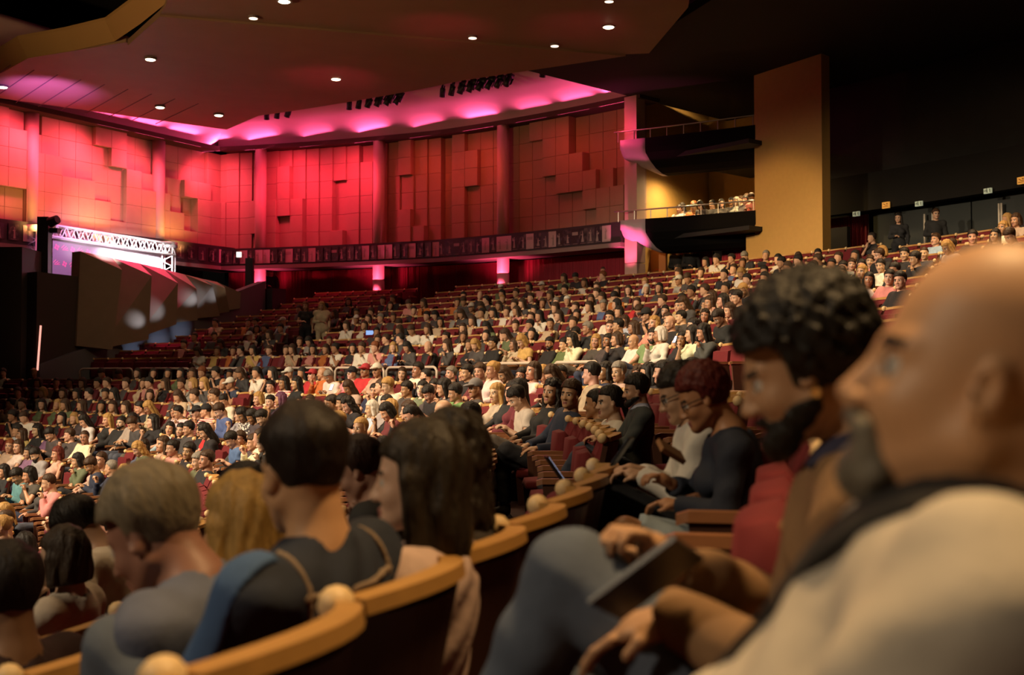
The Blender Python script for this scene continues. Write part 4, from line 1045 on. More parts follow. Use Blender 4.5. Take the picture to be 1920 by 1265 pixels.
    def body_fn(s):
        HP = head_prims(s.fem, s.fat); tors = s.torso() ; limbs = s.arms() + s.legp() + s.feet(); hands = s.hands(); nk = (s.neck, s.hc + s.HR @ np.array((-.03, 0, -.045), f4))
        rn = .056 - .008 * s.fem + .012 * s.fat
        def fn(p):
            d = prims_eval(p, tors)
            d2 = prims_eval(p, limbs); d = smin(d, d2, .03)
            d = smin(d, prims_eval(p, hands), .008)
            hd = np.full(len(p), 9.0, f4); q = s.to_head(p); nr = np.einsum('ij,ij->i', q, q) < .3 ** 2
            hd[~nr] = np.sqrt(np.einsum('ij,ij->i', q[~nr], q[~nr])) - .14
            if nr.any(): hd[nr] = prims_eval(q[nr], HP)
            d = smin(d, smin(e_rc(p, nk[0], nk[1], rn + .006, rn), hd, .022), .03)
            return d
        return fn
    def bounds(s, pad=.16):
        pts = [s.pel, s.hc, s.hc + np.array((0, 0, .15), f4)] + s.sh + [q for a in s.arm for q in (a[1], a[2], a[2] + a[3] * .12)] + [q for l in s.legs for q in l]
        pts = np.array(pts); return pts.min(0) - pad, pts.max(0) + pad
    def body_mesh(s, h, hh, name='person'):
        lo, hi = s.bounds(.17); lo[2] = min(lo[2], -.01)
        zt = s.hc[2] - .16
        zs = np.concatenate((np.arange(lo[2], zt, h), np.arange(zt, hi[2] + hh, hh))).astype(f4)
        V, F = surface(s.body_fn(), lo, hi, (h + hh) / 2 if not s.fingers else hh, zs)
        c = s.to_head(V[F].mean(1).astype(f4)); x, y, z = c[:, 0], np.abs(c[:, 1]), c[:, 2]
        mi = np.zeros(len(F), np.int32); t = max(hh, .006)
        mi[(x > .07) & (y > .018) & (y < .05) & (np.abs(z - .001) < .0075 + t * .25)] = 2
        mi[(x > .07) & (np.abs(y - .032) < .0075 + t * .15) & (np.abs(z - .001) < .0085 + t * .2)] = 1
        mi[(x > .055) & (y > .012) & (y < .054) & (z > .017) & (z < .027 + t * .2)] = 4
        mi[(x > .085) & (y < .024) & (np.abs(z + .0715) < .0115)] = 3
        return np_mesh(name, V, F, [M_skin, M_eye, M_white, M_lip, M_brow], mi)
    def top_mesh(s, h, sleeve=2.0, g=.013, low=-.10, neck_r=.068, name='top', folds=.004, open_front=False, which=(0, 1)):
        P = s.torso(g); A = s.arms(g, sleeve, which) if sleeve > 0 else []
        nk = s.neck; up = s.hc - s.neck; up = up / np.linalg.norm(up)
        def fn(p):
            d = prims_eval(p, P + A)
            if folds:
                q = (p - s.pel) @ s.R; d = d + folds * (np.sin(q[:, 2] * 42 + 6 * np.sin(q[:, 1] * 9) + q[:, 0] * 14) * np.sin(q[:, 1] * 17 + q[:, 2] * 9))
            d = smax(d, -e_rc(p, nk - up * .005, nk + up * .2, neck_r, neck_r + .05), .01)
            if sleeve <= 0:
                for S in s.sh: d = smax(d, -e_el(p, S + np.array((0, 0, .02), f4), (.075, .075, .085)), .01)
            q = (p - s.pel) @ s.R
            return np.maximum(d, low - q[:, 2])
        lo, hi = s.bounds(.14); V, F = surface(fn, lo, (hi[0], hi[1], min(hi[2], s.neck[2] + .14 if sleeve <= 1 else hi[2])), h)
        return np_mesh(name, V, F, [M_cloth])
    def trouser_mesh(s, h, cut=.96, g=.012, shorts=False, name='trousers', folds=.003):
        P = [('el', s.T(0, 0, -.01), (.13 + g, .18 + g, .11 + g), s.R, 0)] + s.legp(g, cut, shorts)
        def fn(p):
            d = prims_eval(p, P) + folds * np.sin(p[:, 0] * 38 + 5 * np.sin(p[:, 2] * 12)) * np.sin(p[:, 2] * 23 + p[:, 1] * 20)
            return d
        lo, hi = s.bounds(.13); V, F = surface(fn, lo, (hi[0], hi[1], max(s.pel[2] + .34, max(float(l[1][2]) for l in s.legs) + .15)), h)
        return np_mesh(name, V, F, [M_cloth])
    def shoe_mesh(s, h, name='shoes', g=.009, which=(0, 1)):
        P = s.feet(g, which)
        def fn(p): return prims_eval(p, P)
        lo, hi = s.bounds(.1); V, F = surface(fn, lo, (hi[0], hi[1], max(l[2][2] for l in s.legs) + .12), h)
        return np_mesh(name, V, F, [M_cloth])
    def head_matrix(s):
        m = Matrix(s.HR.astype(float).tolist()).to_4x4(); m.translation = Vector(s.hc.astype(float)); return m
def child(o, parent, color=None, mtx=None):
    o.parent = parent
    if mtx is not None: o.matrix_local = mtx
    if color: o.color = (*color, 1)
    return o
# ------------------------------------------------------------------ theatre seats
SEAT_TOP = .95
M_shell = mat('seat_shell', (.085, .035, .02), .45, noise=.3, nscale=5, stretch=(1, 1, .2))
M_trim = mat('seat_trim_wood', (.42, .22, .055), .6, noise=.15, nscale=12)
M_cap = mat('seat_cap', (.80, .58, .30), .5)
M_velvet = mat('seat_velvet', (.125, .004, .008), .85, noise=.18, nscale=10)
M_arm = mat('armrest_wood', (.26, .11, .045), .4, noise=.2, nscale=10)
HW = .27
def bx(y, z, th=0.0): return -.225 - (z - .45) * .20 + .085 * (y / HW) ** 2 + th
def shell_parts(n=8):
    ys = [-HW + 2 * HW * i / n for i in range(n + 1)]
    P = {}
    zz = (.26, .6, SEAT_TOP - .035)
    m = MB(); m.loft([[(bx(y, z, -.035), y, z) for z in zz] + [(bx(y, z, 0), y, z) for z in reversed(zz)] for y in ys]); P['back_shell'] = (m, [M_shell])
    m = MB(); crown = lambda y: .018 * (1 - (y / HW) ** 2)
    m.loft([[(bx(y, SEAT_TOP, -.045), y, SEAT_TOP - .030 + crown(y)), (bx(y, SEAT_TOP, -.04), y, SEAT_TOP + crown(y)), (bx(y, SEAT_TOP, .012), y, SEAT_TOP + crown(y)), (bx(y, SEAT_TOP, .015), y, SEAT_TOP - .035 + crown(y))] for y in ys]); P['top_trim'] = (m, [M_trim])
    m = MB(); yc = [y * .9 for y in ys]
    m.loft([[(bx(y, .40, .004), y, .40), (bx(y, .40, .05), y, .42), (bx(y, .7, .075), y, .7), (bx(y, .96, .045), y, SEAT_TOP - .05), (bx(y, .97, .004), y, SEAT_TOP - .02)] for y in yc]); P['back_cushion'] = (m, [M_velvet])
    return P
def seat_cushion(tip):
    m = MB(); n = 6; secs = []
    for i in range(n + 1):
        y = -.235 + .47 * i / n; e = .02 * (abs(y) / .235) ** 3
        prof = [(-.19, .36), (.20, .35), (.265, .39), (.25, .455 - e), (.0, .475 - e), (-.19, .455 - e)]
        if tip: prof = [(-.17 + (z - .36) * 1.25, .40 + (x + .19) * .98) for x, z in prof]
        secs.append([(x, y, z) for x, z in prof])
    m.loft(secs); return m
def arm_parts(sg):
    m = MB(); y = sg * HW
    m.loft([[(x, y - w, z), (x, y + w, z), (x, y + w * .8, z + .035), (x, y - w * .8, z + .035)] for x, w, z in ((-.20, .022, .635), (.0, .032, .640), (.17, .034, .640), (.21, .025, .628))]); a = m
    m = MB(); m.hexa([(-.18, y - .017, 0), (.12, y - .017, 0), (.12, y + .017, 0), (-.18, y + .017, 0), (-.22, y - .017, .638), (.17, y - .017, .638), (.17, y + .017, .638), (-.22, y + .017, .638)]); return a, m
def cap_part(sg):
    m = MB(); m.ell((bx(HW, SEAT_TOP) + .012, sg * (HW + .008), SEAT_TOP - .010), (.036, .030, .036), 10, 6); return m
def seat_proto(tip):
    t = empty('theatre_seat', (0, 0, -50))
    for k, (m, ms) in shell_parts().items(): m.build(k, ms, t, True if k == 'back_cushion' else False)
    seat_cushion(tip).build('seat_cushion', M_velvet, t, True)
    for sg in (-1, 1):
        a, p = arm_parts(sg)
        if sg > 0: a.build('armrest', M_arm, t); p.build('side_panel', M_shell, t)
        cap_part(sg).build('wing_cap', M_cap, t, True)
    return t
def seat_single(tip, cheap=False):
    m = MB(); mats = [M_shell, M_trim, M_velvet, M_cap, M_arm]
    for k, (q, ms) in shell_parts(4).items():
        o = len(m.v); m.v += q.v; m.f += [tuple(i + o for i in f) for f in q.f]; m.m += [mats.index(ms[0])] * len(q.f)
    for q, mi in ((seat_cushion(tip), 2), (arm_parts(1)[0], 4), (arm_parts(1)[1], 0), (cap_part(-1), 3), (cap_part(1), 3)):
        o = len(m.v); m.v += q.v; m.f += [tuple(i + o for i in f) for f in q.f]; m.m += [mi] * len(q.f)
    return m, mats
def tree_copy(root):
    r = root.copy(); COL.objects.link(r)
    for ch in root.children:
        c = ch.copy(); COL.objects.link(c); c.parent = r
    return r

# ------------------------------------------------------------------ the crowd, read off the photograph: x, y, hair style+colour, top, flags
CROWD = """
11,850,ui,e,f|34,854,lb,w,f|46,854,lk,u,f|87,854,sk,g,B|102,856,br,e,fo|4,890,lk,k,f|53,911,sk,t|67,933,bk,d,f|157,887,bk,v,f|181,887,pb,e,f|202,873,zg,n|197,898,sb,n|221,897,wy,v,f|215,938,sk,w|48,955,lb,e,f|35,973,lk,d,f|25,991,pk,k,f|66,985,bk,k,f|149,978,sk,w|196,981,qk,k|
141,780,zk,d,f|166,780,lk,w,f|193,802,ly,k,fo|211,804,sk,k,B|175,764,wy,v,f|194,762,lb,v,f|220,770,lb,d,f|247,766,lb,e,f|276,785,sb,d|299,783,bk,l,f|270,810,sk,g|295,812,lk,k,f|296,858,lb,e,fo|318,854,uk,p,f|
381,706,si,k|385,718,nb,d|363,716,by,g,f|370,724,ly,d,f|455,704,lb,k,fo|423,711,ck,n|485,706,pk,w,f|508,725,sk,w|533,708,cm,m|550,706,lk,k,f|581,708,cr,r|394,734,sb,w|379,747,nb,d|366,747,sb,g|436,743,uk,w,f|478,748,by,m,f|505,750,sk,k|536,728,lk,R,f|555,725,lk,k,f|404,764,ck,R|428,767,ly,e,f|446,763,sb,b|472,768,bk,D,f|520,763,lu,u,f|371,763,ck,k|471,791,sk,g|484,796,lk,d,f|509,801,sk,k|526,800,lk,d,f|373,824,nb,r|438,830,sb,d|449,825,sk,b|466,831,sb,d|478,838,zb,w|368,794,lk,k,f|374,854,sb,k|
694,636,sb,w|720,630,sb,k|740,633,sk,d,B|632,670,uk,w,f|648,673,lk,k,f|678,671,sb,w|696,673,si,p|718,665,by,b,f|742,677,lb,e,f|768,668,lk,d,f|790,667,nb,k|836,669,lb,d,f|613,668,bb,o,f|704,717,lb,e,f|742,722,pb,k,fo|755,725,sy,w|775,717,sk,d|790,702,zk,k,B|796,721,bk,v,f|830,715,sk,k|644,743,sk,k|682,748,bw,l,f|714,739,sk,n|753,753,bk,m,f|795,751,pk,v,f|812,749,lk,d,f|615,769,zb,V|603,776,lk,g,f|710,769,sk,g|738,769,ly,k,f|769,772,sb,k|822,770,nb,d|605,702,nb,o|628,701,sg,w|701,704,cw,e,f|668,703,cr,r|
887,559,nb,k|870,568,sb,d|845,572,sb,o|907,559,sk,d|935,556,lk,y,f|958,548,sb,d|987,554,sb,k|1037,548,sk,k|1030,561,lb,d,f|916,569,lb,e,f|899,579,cw,d|942,567,lb,k,f|952,573,sb,w|966,568,lb,d,f|983,570,sb,v|1009,565,sg,k|992,577,lk,k,f|1055,570,sw,d|1074,577,sb,k|868,588,lb,d,f|856,594,sg,g|875,597,lb,e,f|890,588,sk,l|916,583,lk,d,f|921,590,sb,w|936,583,lb,p,f|990,589,zb,p|1006,590,lk,w,f|1032,587,lb,d,f|1054,583,lb,w,f|1061,600,sb,k|981,607,sk,k,B|915,617,lk,v,f|928,621,sb,g|951,627,lb,v,f|971,628,lk,k,f|957,616,sb,d|852,632,lb,w,f|904,633,lk,d,f|872,646,lb,k,f|888,650,by,d,f|920,638,sk,k|1061,649,sk,k,B|992,660,by,y,f|965,664,lb,e,f|1080,631,sk,v|
842,685,sg,d|858,694,sy,d|884,687,sg,d|916,690,sb,k|941,692,ck,P|963,698,lb,d,f|987,687,zk,b|1016,681,sb,n|1028,689,by,e,f|1026,707,uk,k,f|1052,714,lb,C,f|850,717,lk,d,f|877,714,sk,k|893,730,cg,d|869,741,sk,V|961,731,lk,m,f|934,749,lk,k,f|994,740,sk,w|1023,755,wk,k,f|874,781,sk,w,B|911,774,zb,F|848,778,sk,d|
1109,545,sb,d|1104,558,lb,w,f|1123,556,lb,e,f|1155,548,lb,e,fo|1169,548,lb,d,f|1196,546,bw,m,f|1213,545,lk,d,f|1176,564,lb,r,f|1155,563,sk,o|1093,578,lb,e,f|1119,573,sg,b|1129,570,lk,k,f|1241,561,sb,k|1233,577,lk,k,f|1217,575,sb,d|1263,565,lk,y,f|1292,548,sk,k|1309,548,sb,d|1310,573,sk,e|1320,565,lb,e,f|1142,597,sk,w|1163,598,lb,l,f|1220,588,ck,k|1246,591,sb,k|1251,608,nb,k|1187,611,lb,d,f|1217,616,wy,p,f|1301,602,qk,m,f|1085,616,sk,V,B|1108,618,sg,k|1105,632,wy,d,f|1129,627,zb,d|1148,622,sk,d|1144,644,bb,k,f|1122,646,lk,d,f|1165,644,nb,w|1194,639,sk,V,B|1225,642,bw,w,f|1277,636,lk,k,f|1305,621,lk,w,f|1311,635,lk,d,f|1085,652,lk,w,f|1122,683,bk,n,f|1152,678,sg,e|1181,680,wb,d,f|1217,677,lk,k,f|1238,677,sk,k|1270,673,lb,d,f|1303,663,ug,r,f|1330,668,sk,r|
1451,485,lk,w,f|1482,487,lb,k,f|1526,473,qk,k,f|1518,485,sk,k|1534,485,sb,k|1553,485,sb,k|1572,487,lk,k,f|1598,487,sb,g|1617,474,sk,k,B|1630,484,sb,p|1632,470,by,k,f|1649,481,sb,k|1491,495,sk,k|1508,498,sb,k|1537,500,sk,g|1480,503,sb,w|1585,503,sk,k|1615,503,bk,k,f|1638,499,sk,w|1674,509,sk,k|1448,522,sk,m|1468,519,lk,w,f|1488,528,lk,v,f|1512,524,sb,k|1521,531,sb,d|1545,519,sk,k|1566,522,lb,p,f|1587,521,by,y,f|1616,526,lk,w,f|
1793,460,by,e,f|1788,457,sb,d|1817,454,sk,k|1861,442,lk,k,f|1876,428,by,w,f|1904,420,bb,e,f|1912,450,sb,d|1722,470,zb,d|1690,476,sk,k|1355,490,sk,w|1363,484,sk,k|1379,492,sb,w|1390,486,sg,k|1409,479,sg,k|1339,487,lk,e,f|1357,514,zk,k|1398,516,ly,w,f|1390,530,sk,k|1371,546,sk,Y|1344,546,sk,d|1266,527,ck,g|1273,514,lb,e,f|1290,525,sb,d|1298,514,sb,d|1336,554,lb,e,f|1347,562,sk,k|1328,576,lk,k,f|1320,567,lb,d,f|1417,508,sk,k|1449,524,sb,d|1427,530,lk,k,f|1059,522,lb,v,f|1078,523,sk,k|1089,530,lb,w,f|1110,535,lb,e,f|1126,519,si,k|1118,508,zb,p|1038,546,sk,k|
23,736,sb,w|54,738,lb,d,f|74,736,by,w,f|105,739,lb,k,fo|130,738,lk,k,f|152,738,sk,k|177,739,sk,d|159,723,lb,k,f|184,721,sk,m|23,754,uk,e,f|54,756,zb,d|76,755,lk,v,f|96,774,lk,k,f|117,773,by,k,f|12,771,sk,k|37,794,zb,w|60,797,lb,y,f|81,798,lk,k,f|102,804,sb,d|35,815,sk,l|88,826,lk,u,f|98,824,sk,d|188,702,sb,r|206,719,zb,w|203,732,lk,k,f|300,703,lk,e,f|321,703,lk,v,f|342,708,lb,e,f|292,721,sk,p|253,724,lb,e,f|240,727,sb,d|326,724,lb,k,f|342,724,sb,r|269,740,lb,v,f|308,745,sk,d|276,760,lb,k,f|253,762,lb,v,f|227,759,lk,k,f|290,755,sk,k|316,766,ly,e,f|339,766,lb,d,f|326,787,lk,k,f|347,784,sk,w|363,794,sk,d|376,792,lk,k,f|342,860,sk,k|321,896,wy,k,f|335,943,sk,k,B|370,895,sg,v|
720,570,lb,k,f|713,568,sb,k|733,567,sb,k|773,567,sb,p|763,583,sk,k|787,573,lb,o,f|647,570,lb,d,f|577,590,lb,e,f|600,587,sb,d|660,583,sb,w|707,593,sg,d|727,590,sb,d|687,587,sb,d|680,597,lb,o,f|650,607,lb,w,f|670,610,lb,w,f|617,587,lb,d,f|553,583,sb,d|500,610,sb,d|513,613,sk,d|477,607,sb,d|453,610,sb,o|460,633,ck,w|503,633,lb,d,f|553,643,sb,k|750,610,sb,k|777,613,sb,w|797,617,lb,w,f|817,610,lk,e,f|577,673,lk,p,f|537,660,lb,e,f|507,650,sb,m|487,657,sb,b|483,677,lk,y,f|453,667,sk,d|810,593,sk,d|830,597,lk,d,f|374,664,lb,w,fo|348,679,sk,d|412,652,sb,y|424,667,sb,o|417,679,sk,l|436,679,lk,k,f|395,626,sb,d|354,626,sb,d|415,638,lb,d,f|225,681,sb,r
"""
HC = dict(k=(.012, .009, .007), b=(.045, .022, .010), d=(.02, .012, .007), y=(.38, .22, .07), g=(.20, .18, .15), w=(.55, .52, .46), r=(.12, .02, .012), i=(.20, .06, .018), m=(.10, .012, .015), u=(.10, .03, .07))
HN = dict(k='black', b='brown', d='dark', y='blond', g='grey', w='white', r='reddish', i='ginger', m='maroon', u='purple')
HSN = dict(u='pinned-up', l='long', b='bobbed', s='short', z='cropped', w='wavy', p='tied-back', n='', c='', q='curly')
HST = dict(u='bun', l='long', b='bob', s='short', z='buzz', w='wavy', p='pony', n=None, c='cap', q='curly')
TC = dict(w=((.66, .61, .52), 'white'), k=((.014, .013, .015), 'black'), n=((.02, .028, .06), 'navy'), g=((.30, .29, .27), 'grey'), d=((.055, .05, .05), 'dark grey'), r=((.50, .025, .03), 'red'), m=((.14, .02, .028), 'maroon'), b=((.08, .12, .26), 'blue'), l=((.40, .48, .56), 'pale blue'),
          t=((.10, .26, .30), 'teal'), v=((.10, .13, .06), 'olive'), V=((.16, .26, .10), 'green'), o=((.45, .14, .03), 'orange'), y=((.55, .38, .12), 'yellow'), e=((.48, .36, .24), 'beige'), p=((.58, .25, .22), 'pink'), u=((.17, .10, .18), 'lilac'),
          R=('redstripe', 'red striped'), D=('dots', 'dotted'), P=('plaid', 'blue plaid'), C=('check', 'checked'), F=('floral', 'floral print'), Y=('yelstripe', 'yellow striped'))
SKINS = [(.62, .37, .24), (.56, .33, .21), (.50, .28, .17), (.42, .23, .13), (.58, .35, .24), (.34, .17, .09)]
folk = []
def seat_surface(px, py):
    """where the sight line through a face meets the rake: row and bearing"""
    best = None; r = ray(px, py); o = Vector((0, 0, CZ)); prev = None
    for i in range(8, 900):
        d = i * .05; p = o + r * d; R = sqrt((p.x - SX) ** 2 + (p.y - SY) ** 2)
        if R > 38.9: break
        if R < lowR(-1) + .6: zh = CZ - (25.5 - R) / ROW * .25 if R < 25.5 else CZ - .03 * min(1, (R - 25.5) / ROW)
        else: zh = CZ + .62 + .246 * (R - 28.6) / ROW
        s = p.z - zh
        if prev is not None and prev[0] > 0 >= s and d > 3.5: best = (R, d, p); break
        prev = (s, d)
        if prev[0] <= 0 and i == 8: prev = (1, d)
    return best
def row_of(R):
    return min(ROWS, key=lambda k: abs(ROWS[k][0] - R))
OCC = {k: [] for k in ROWS}
def bearing_at(px, R, d_near):
    m = (px - 960) / F_PX; A = 1 + m * m; B = -2 * (m * SX + SY); Cc = SX * SX + SY * SY - R * R; q = B * B - 4 * A * Cc
    if q < 0: return None
    c = [(-B + s * sqrt(q)) / (2 * A) for s in (1, -1)]; d = min(c, key=lambda t: abs(t - d_near))
    return math.degrees(atan2(d - SY, m * d - SX))
for ent in CROWD.replace('\n', '').split('|'):
    if not ent.strip(): continue
    f = ent.split(','); px, py = float(f[0]), float(f[1]); hit = seat_surface(px, py)
    if hit is None: hit = (38.3, 33, at(px, py, 33))
    k = row_of(hit[0])
    if k == ('up', 11) and px < 1250: k = ('up', 10)
    a = bearing_at(px, ROWS[k][0] - .05, hit[1])
    if a is None: continue
    OCC[k].append(dict(a=a, hs=f[2][0], hc=f[2][1], top=f[3], fl=(f[4] if len(f) > 4 else ''), seed=len(folk))); folk.append(1)
# the named neighbours in front of the camera are built further down; their seats are kept for them here
FORE = dict(bald=(0, .52, 1.22), curly=(0, .56, 2.05), red=(0, .78, 4.3), glasses=(0, .86, 4.95), suit=(0, .98, 8.6), fade=(1, -.40, 2.3), woman=(1, -.22, 2.75), third=(1, -.14, 3.25), grey=(2, -.85, 2.85), blonde=(2, -.78, 3.45), dark=(2, -1.02, 4.6),
            kid=(3, -1.95, 5.0), arms=(3, -2.15, 5.8), phone=(1, -.50, 4.5), shadow=(3, -1.45, 3.35), white=(1, .72, 8.9), chin=(1, .80, 10.2))
FA = {}
for nm, (k, x, y) in FORE.items():
    a = math.degrees(atan2(y - SY, x - SX)); FA[nm] = a
    OCC[('low', k)].append(dict(a=a, fore=nm, R=sqrt((x - SX) ** 2 + (y - SY) ** 2)))
AISLES = {'low': [(40.0, 1.3), (-5.4, 1.9)], 'up': [(29.5, 1.3), (55.0, 1.3)]}
def density(px, py):
    if py > 695: return .62 if px < 900 else .5
    if px > 1330: return .55 if py > 500 else .25
    if px > 1050: return .55 if py > 565 else .12
    if px > 820: return .50 if py > 555 else .10
    if py < 560: return .03
    if px > 560: return .30 if py > 575 else .08
    if px > 380: return .22 if py > 600 else .04
    return .10
rc = random.Random(21)
SEATS = []; PEOPLE = []
for key, (R, zf) in ROWS.items():
    side = key[0]; gaps = AISLES[side]
    sp = .56; da = math.degrees(sp / R)
    occ = sorted(OCC[key], key=lambda o: o['a'])
    # push apart
    for _ in range(12):
        for i in range(len(occ) - 1):
            g = occ[i + 1]['a'] - occ[i]['a']
            if g < da * .97:
                mv = (da * .97 - g) / 2; fi, fj = 'fore' in occ[i], 'fore' in occ[i + 1]
                if not fi: occ[i]['a'] -= mv * (2 if fj else 1)
                if not fj: occ[i + 1]['a'] += mv * (2 if fi else 1)
        occ.sort(key=lambda o: o['a'])
    amax = 66.2 - .35 * key[1] if side == 'up' else 78.0
    amin = -30.0 if side == 'low' else -3.0
    if key == ('up', 11): amax = 38.5
    grid = None
    if side == 'low' and key[1] in (0, 1, 2, 3, 4):
        da = math.degrees(.56 / (R - .22)); anchor = {0: FA['bald'], 1: -14.71 + da / 2, 2: FA['grey'], 3: FA['kid'], 4: -14.0}[key[1]]
        n0 = int((anchor - amin) / da); grid = [anchor + (q - n0) * da for q in range(int((amax - amin) / da) + 1)]
        use = {}
        for o in sorted(occ, key=lambda o: 'fore' not in o):
            q = min((x for x in range(len(grid)) if x not in use), key=lambda x: abs(grid[x] - o['a'])); use[q] = o
            if 'fore' not in o: o['a'] = grid[q]
        slots = [(g_, use.get(q)) for q, g_ in enumerate(grid)]
    marks = [amin - da] + [o['a'] for o in occ] + [amax + da]
    if grid is None: slots = [(o['a'], o) for o in occ]
    for i in range(len(marks) - 1 if grid is None else 0):
        n = int((marks[i + 1] - marks[i]) / da + .12) - 1
        if n > 0:
            st = (marks[i + 1] - marks[i]) / (n + 1)
            if i == 0: slots += [(marks[1] - da * (q + 1), None) for q in range(n)]
            elif i == len(marks) - 2: slots += [(marks[i] + da * (q + 1), None) for q in range(n)]
            else: slots += [(marks[i] + st * (q + 1), None) for q in range(n)]
    for a, o in slots:
        inais = any(abs(a - ga) * radians(1) * R < w / 2 + .2 for ga, w in gaps)
        p = pol(R, a, zf); q = project(pol(R, a, zf + HEAD)); q2 = project(pol(R, a, zf + .5))
        if q[2] < .35: continue
        if q[2] > 1.2 and not (-120 < q[0] < 2040 and q[1] < 1500): continue
        if q[2] <= (1.95 if key == ('low', 0) else 1.15) and not o: continue
        if inais and not o: continue
        if o is None and not inais and q[2] > (9 if q[0] > 500 else 6.0):
            if rc.random() < density(q[0], q[1]) * .55:
                fem = rc.random() < .5
                o = dict(a=a, hs=rc.choice('llbwpu') if fem else rc.choice('ssszsc'), hc=rc.choice('kkkbbbdy'), top=rc.choice('wwkkkkddddgnbmevelp'), fl='f' if fem else '', seed=rc.randrange(999), rnd=1)
                if key == ('low', -1): o = None
                elif q[1] > 700 and q[0] > 330 and q[0] < 480 and q[1] > 850: o = None
        SEATS.append(dict(p=pol(R - .22 if not (o and 'fore' in o) else (o['R'] - .08 if o['fore'] in ('bald', 'curly') else R - .22), a, zf), a=a, row=key, d=q[2], px=q[0], occ=bool(o)))
        if o and 'fore' not in o: PEOPLE.append(dict(o, p=p, row=key, d=q[2], px=q[0], py=q[1]))

# ------------------------------------------------------------------ build the seats
ORD = 'first second third fourth fifth sixth seventh eighth ninth tenth eleventh twelfth thirteenth fourteenth fifteenth sixteenth seventeenth eighteenth nineteenth twentieth'.split()
TENS = {2: 'twenty', 3: 'thirty', 4: 'forty', 5: 'fifty', 6: 'sixty', 7: 'seventy'}; TENTH = {3: 'thirtieth', 4: 'fortieth', 5: 'fiftieth', 6: 'sixtieth', 7: 'seventieth'}
def ordinal(n):
    if n < 20: return ORD[n]
    n += 1
    return TENTH[n // 10] if n % 10 == 0 else TENS[n // 10] + '-' + ORD[n % 10 - 1]
def rowname(key):
    s, k = key
    if s == 'up': return f'{ordinal(k)} row above handrails'
    return {-1: 'row under handrails', 0: 'bald man row', 1: 'row before bald man'}.get(k, f'{ordinal(k + 1)} row below handrails')
SEATS.sort(key=lambda s: s['d'])
nd, ns = 120, 296
proto = [seat_proto(False), seat_proto(True)]
sm = [seat_single(False), seat_single(True)]
sme = [m.mesh('theatre_seat', ms) for m, ms in sm]
for s in SEATS[:ns]: s['big'] = True
byrow = {}
for s in SEATS[:ns]: byrow.setdefault(s['row'], []).append(s)
for key, L in byrow.items():
    L.sort(key=lambda s: -s['a'])
    for i, s in enumerate(L): s['ord'] = i
stuff = MB()
first = [True, True]
for i, s in enumerate(SEATS):
    tip = 0 if s['occ'] else (1 if (i * 7) % 3 else 1)
    rz = radians(s['a']) + pi
    if i < ns:
        if i < nd:
            if first[tip]: o = proto[tip]; first[tip] = False
            else: o = tree_copy(proto[tip])
        else: o = obj('theatre_seat', sme[tip])
        o.location = s['p']; o.rotation_euler = (0, 0, rz)
        tag(o, f"{'red' if not s['occ'] else 'occupied red'} theatre seat, {ordinal(s['ord'])} from the left end, {rowname(s['row'])}", 'seat', 'red theatre seats')
    else:
        m = sm[tip][0]; c, sn = cos(rz), sin(rz); x, y, z = s['p']; o = len(stuff.v)
        stuff.v += [(x + c * v[0] - sn * v[1], y + sn * v[0] + c * v[1], z + v[2]) for v in m.v]; stuff.f += [tuple(q + o for q in f) for f in m.f]; stuff.m += m.m
for t in (0, 1):
    if first[t]:
        for ch in list(proto[t].children): bpy.data.objects.remove(ch)
        bpy.data.objects.remove(proto[t])
if stuff.v:
    o = stuff.build('theatre_seats', sm[0][1]); tag(o, 'distant rows of red theatre seats higher up the rake', 'seats', kind='stuff')

# ------------------------------------------------------------------ build the crowd
lap = dict(e=(-.02, .26, .22), w=(.24, .10, .16)); lapc = dict(e=(.0, .27, .2), w=(.24, .02, .20)); fold = dict(e=(.02, .25, .2), w=(.17, -.10, .26)); chin = dict(e=(.14, .20, .20), w=(.12, .03, .47), h=(.1, -.1, .9), curl=1.2); ph = dict(e=(.05, .24, .2), w=(.28, .05, .33), h=(.6, -.3, .5), curl=.9); rest = dict(e=(.0, .33, .18), w=(.22, .33, .17)); face = dict(e=(.12, .30, .36), w=(.1, .08, .55), h=(-.05, -.3, .9), curl=.8)
POSES = [dict(lean=-18, head=(0, 8, 0), armL=lap, armR=lapc), dict(lean=-17, head=(28, 4, -4), armL=fold, armR=fold), dict(lean=-4, head=(-12, 14, 4), armL=chin, armR=fold, twist=6), dict(lean=2, head=(5, 34, 0), armL=ph, armR=ph), dict(lean=-19, side=6, head=(40, 2, 5), armL=rest, armR=lap, legs='cross'), dict(lean=-15, side=-5, head=(-30, 6, -6), armL=lap, armR=chin), dict(lean=-19, head=(14, -2, 3), armL=rest, armR=rest)]
POOL = {}
for fem in (0, 1):
    for i, P in enumerate(POSES):
        F = Fig(fem=fem, fat=(.9 if (i == 6 and not fem) else 0), **P)
        POOL[(fem, i)] = dict(F=F, body=F.body_mesh(.015, .0085), tops={}, tr=F.trouser_mesh(.02), sh=F.shoe_mesh(.02), hm=F.head_matrix(), lo=None)
def pool_top(fem, i, sl):
    e = POOL[(fem, i)]
    if sl not in e['tops']: e['tops'][sl] = e['F'].top_mesh(.016, sl)
    return e['tops'][sl]
HM = {}
def pool_hair(st, seed=0):
    if (st, seed) not in HM: HM[(st, seed)] = hair_mesh(st, .009, seed)
    return HM[(st, seed)]
TRC = [(.03, .04, .08), (.015, .015, .018), (.06, .07, .1), (.10, .08, .06)]
def pattern_mesh(me, name):
    c = me.copy(); c.materials[0] = PATT[name]; return c
PM2 = {}
